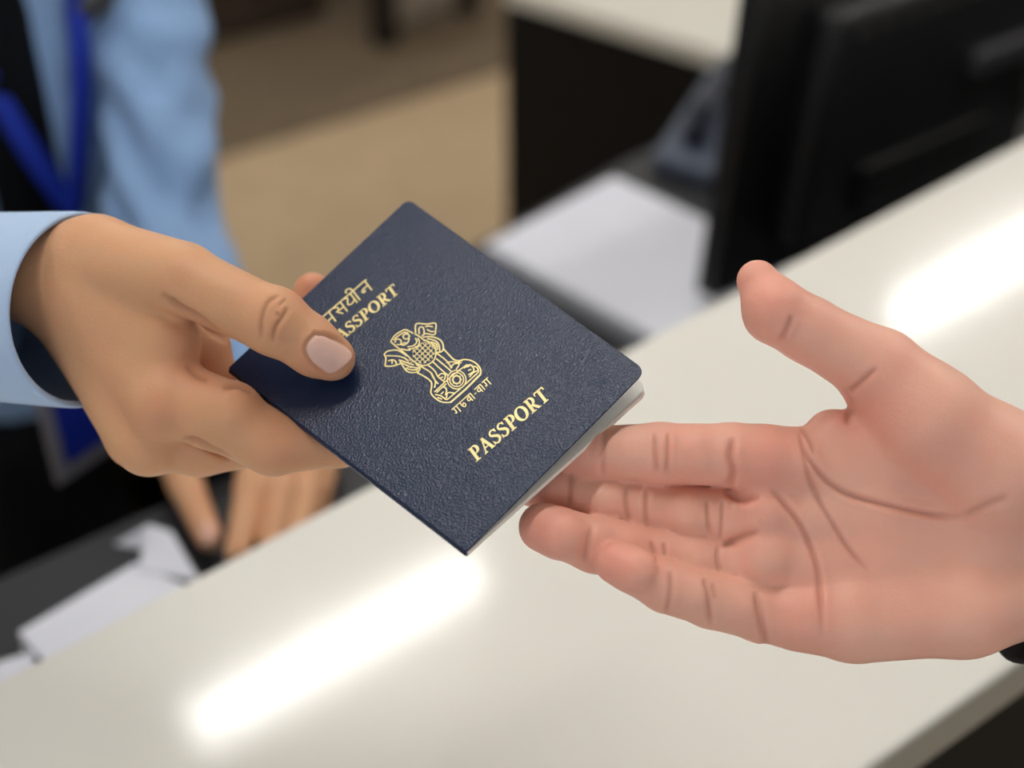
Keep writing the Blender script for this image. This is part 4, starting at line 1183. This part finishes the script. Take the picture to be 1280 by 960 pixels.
# ------------------------------------------------------------------ desk telephone, half hidden by the monitor
pz = LOW_Z
ph0 = onz(930, 206, pz)
phone = thing('desk_phone', ph0, 'grey-blue desk telephone with dark handset between papers and monitor', 'telephone', rot=(0, 0, math.radians(-32)))
M_PHONE = mat('phone_grey_blue', srgb(74, 84, 102), 0.5); M_HAND = mat('phone_handset', srgb(30, 34, 50), 0.45)
pv = [(-.085, -.07, 0), (.085, -.07, 0), (.085, .10, 0), (-.085, .10, 0), (-.085, -.07, .02), (.085, -.07, .02), (.085, .10, .075), (-.085, .10, .075)]
pb = link('phone_body', mesh('phone_body', pv, [(0, 1, 2, 3), (4, 5, 6, 7), (0, 1, 5, 4), (1, 2, 6, 5), (2, 3, 7, 6), (3, 0, 4, 7)]), M_PHONE, phone)
md = pb.modifiers.new('soft edges', 'BEVEL'); md.width = 0.008; md.segments = 3
FHn = Field([-60, -70, -30], [60, 70, 60], 3.0)
FHn.chain([(0, -62, 4), (0, -40, 26), (0, 40, 26), (0, 62, 4)], [15, 12, 12, 15], 8)
hs = to_mesh('handset', [world_mesh('hs', FHn, None, None, 2)], (0, 0, 0), M_HAND)
ho = link('handset', hs, None, phone); ho.location = (-0.045, 0.02, 0.055); ho.rotation_euler = (math.radians(17), 0, 0)
for i in range(4):
    for j in range(3):
        box('key', (0.005 + j * 0.022, -0.035 + i * 0.022, 0.033 + i * 0.0068), (0.015, 0.013, 0.006), M_HAND, phone, 0.001, rot=(math.radians(17), 0, 0))
box('display', (0.027, 0.068, 0.068), (0.075, 0.04, 0.004), M_SCREEN, phone, 0.001, rot=(math.radians(17), 0, 0))

# ------------------------------------------------------------------ cabinet with white top in the room behind
CT = 0.76
k0, k1_ = onz(632, -17, CT), onz(935, 76, CT)
kd = (k1_ - k0).normalized(); kb = Vector((-kd.y, kd.x, 0)); kb = kb if kb.y > 0 else -kb
KL = 1.0
cab = thing('side_cabinet', k0, 'dark brown-black cabinet with a white top standing on the carpet behind the desk', 'cabinet')
cab.location.z = 0; ko = cab.location
M_CABTOP = mat('white_cabinet_top', srgb(214, 212, 202), 0.35)
prism('body', [k0 + kb * 0.01, k0 + kd * KL + kb * 0.01, k0 + kd * KL + kb * 0.5, k0 + kb * 0.5], 0.04, CT - 0.028, M_BLACK, cab, 0.003, ko)
prism('top', [k0, k0 + kd * KL, k0 + kd * KL + kb * 0.51, k0 + kb * 0.51], CT - 0.028, CT, M_CABTOP, cab, 0.002, ko)
prism('plinth', [k0 + kb * 0.04 + kd * 0.02, k0 + kd * (KL - 0.02) + kb * 0.04, k0 + kd * (KL - 0.02) + kb * 0.48, k0 + kb * 0.48 + kd * 0.02], 0, 0.04, M_BLACK, cab, 0, ko)
for i in range(2):
    a = k0 + kd * (0.006 + i * KL / 2); b = k0 + kd * ((i + 1) * KL / 2 - 0.006)
    dr = prism('door', [a - kb * 0.008, b - kb * 0.008, b + kb * 0.0095, a + kb * 0.0095], 0.05, CT - 0.035, M_BLACK, cab, 0.002, ko)
    hp = (b if i == 0 else a) + kd * (-0.05 if i == 0 else 0.05) - kb * 0.016
    prism('handle', [hp, hp + kd * 0.012, hp + kd * 0.012 + kb * 0.009, hp + kb * 0.009], 0.46, 0.60, M_MON2, dr, 0.002, ko)

# ------------------------------------------------------------------ chair and low cabinet at the far end of the floor
h1, h2 = onz(490, 60, 0.006), onz(592, 18, 0.006)
hd = (h2 - h1).normalized(); hb = Vector((-hd.y, hd.x, 0)); hb = hb if hb.y > 0 else -hb
chair = thing('visitor_chair', (h1 + h2) / 2, 'grey visitor chair with thick black legs on the darker floor area', 'chair')
ch_o = chair.location
M_CH = mat('chair_grey', srgb(142, 132, 120), 0.8); M_LEGB = mat('chair_leg_black', srgb(22, 18, 16), 0.5)
HS = (h2 - h1).length
for a in (0, 1):
    for b in (0, 1):
        q = h1 + hd * (HS * a) + hb * (0.40 * b)
        prism('leg', [q - hd * 0.03, q + hd * 0.03, q + hd * 0.03 + hb * 0.05, q - hd * 0.03 + hb * 0.05], 0.006, 0.42, M_LEGB, chair, 0.004, ch_o)
prism('skirt_panel', [h1 + hd * 0.03 + hb * 0.02, h2 - hd * 0.03 + hb * 0.02, h2 - hd * 0.03 + hb * 0.035, h1 + hd * 0.03 + hb * 0.035], 0.05, 0.40, M_CH, chair, 0.002, ch_o)
prism('seat', [h1 - hd * 0.05 - hb * 0.03, h2 + hd * 0.12 - hb * 0.03, h2 + hd * 0.12 + hb * 0.47, h1 - hd * 0.05 + hb * 0.47], 0.42, 0.48, M_CH, chair, 0.012, ch_o)
prism('backrest', [h1 - hd * 0.04 + hb * 0.44, h2 + hd * 0.10 + hb * 0.44, h2 + hd * 0.10 + hb * 0.49, h1 - hd * 0.04 + hb * 0.49], 0.50, 0.90, M_CH, chair, 0.015, ch_o)
r1, r2 = onz(150, 84, 0.006), onz(405, 18, 0.006)
rd = (r2 - r1).normalized(); rb = Vector((-rd.y, rd.x, 0)); rb = rb if rb.y > 0 else -rb
low = thing('low_cabinet', (r1 + r2) / 2, 'low dark brown wooden cabinet at the far side of the carpet', 'cabinet')
M_WOOD = mat('dark_wood', srgb(66, 54, 44), 0.55, noise=0.25, nscale=12)
lw_o = low.location; r1 = r1 - rd * 0.5; RL = (r2 - r1).length
prism('body', [r1, r2, r2 + rb * 0.42, r1 + rb * 0.42], 0.006, 0.60, M_WOOD, low, 0.004, lw_o)
prism('top', [r1 - rb * 0.015 - rd * 0.01, r2 - rb * 0.015 + rd * 0.01, r2 + rb * 0.43 + rd * 0.01, r1 + rb * 0.43 - rd * 0.01], 0.60, 0.625, M_WOOD, low, 0.003, lw_o)
for i in range(3):
    a = r1 + rd * (RL * i / 3 + 0.01); b = r1 + rd * (RL * (i + 1) / 3 - 0.01)
    prism('door', [a - rb * 0.016, b - rb * 0.016, b - rb * 0.0005, a - rb * 0.0005], 0.03, 0.585, M_WOOD, low, 0.003, lw_o)
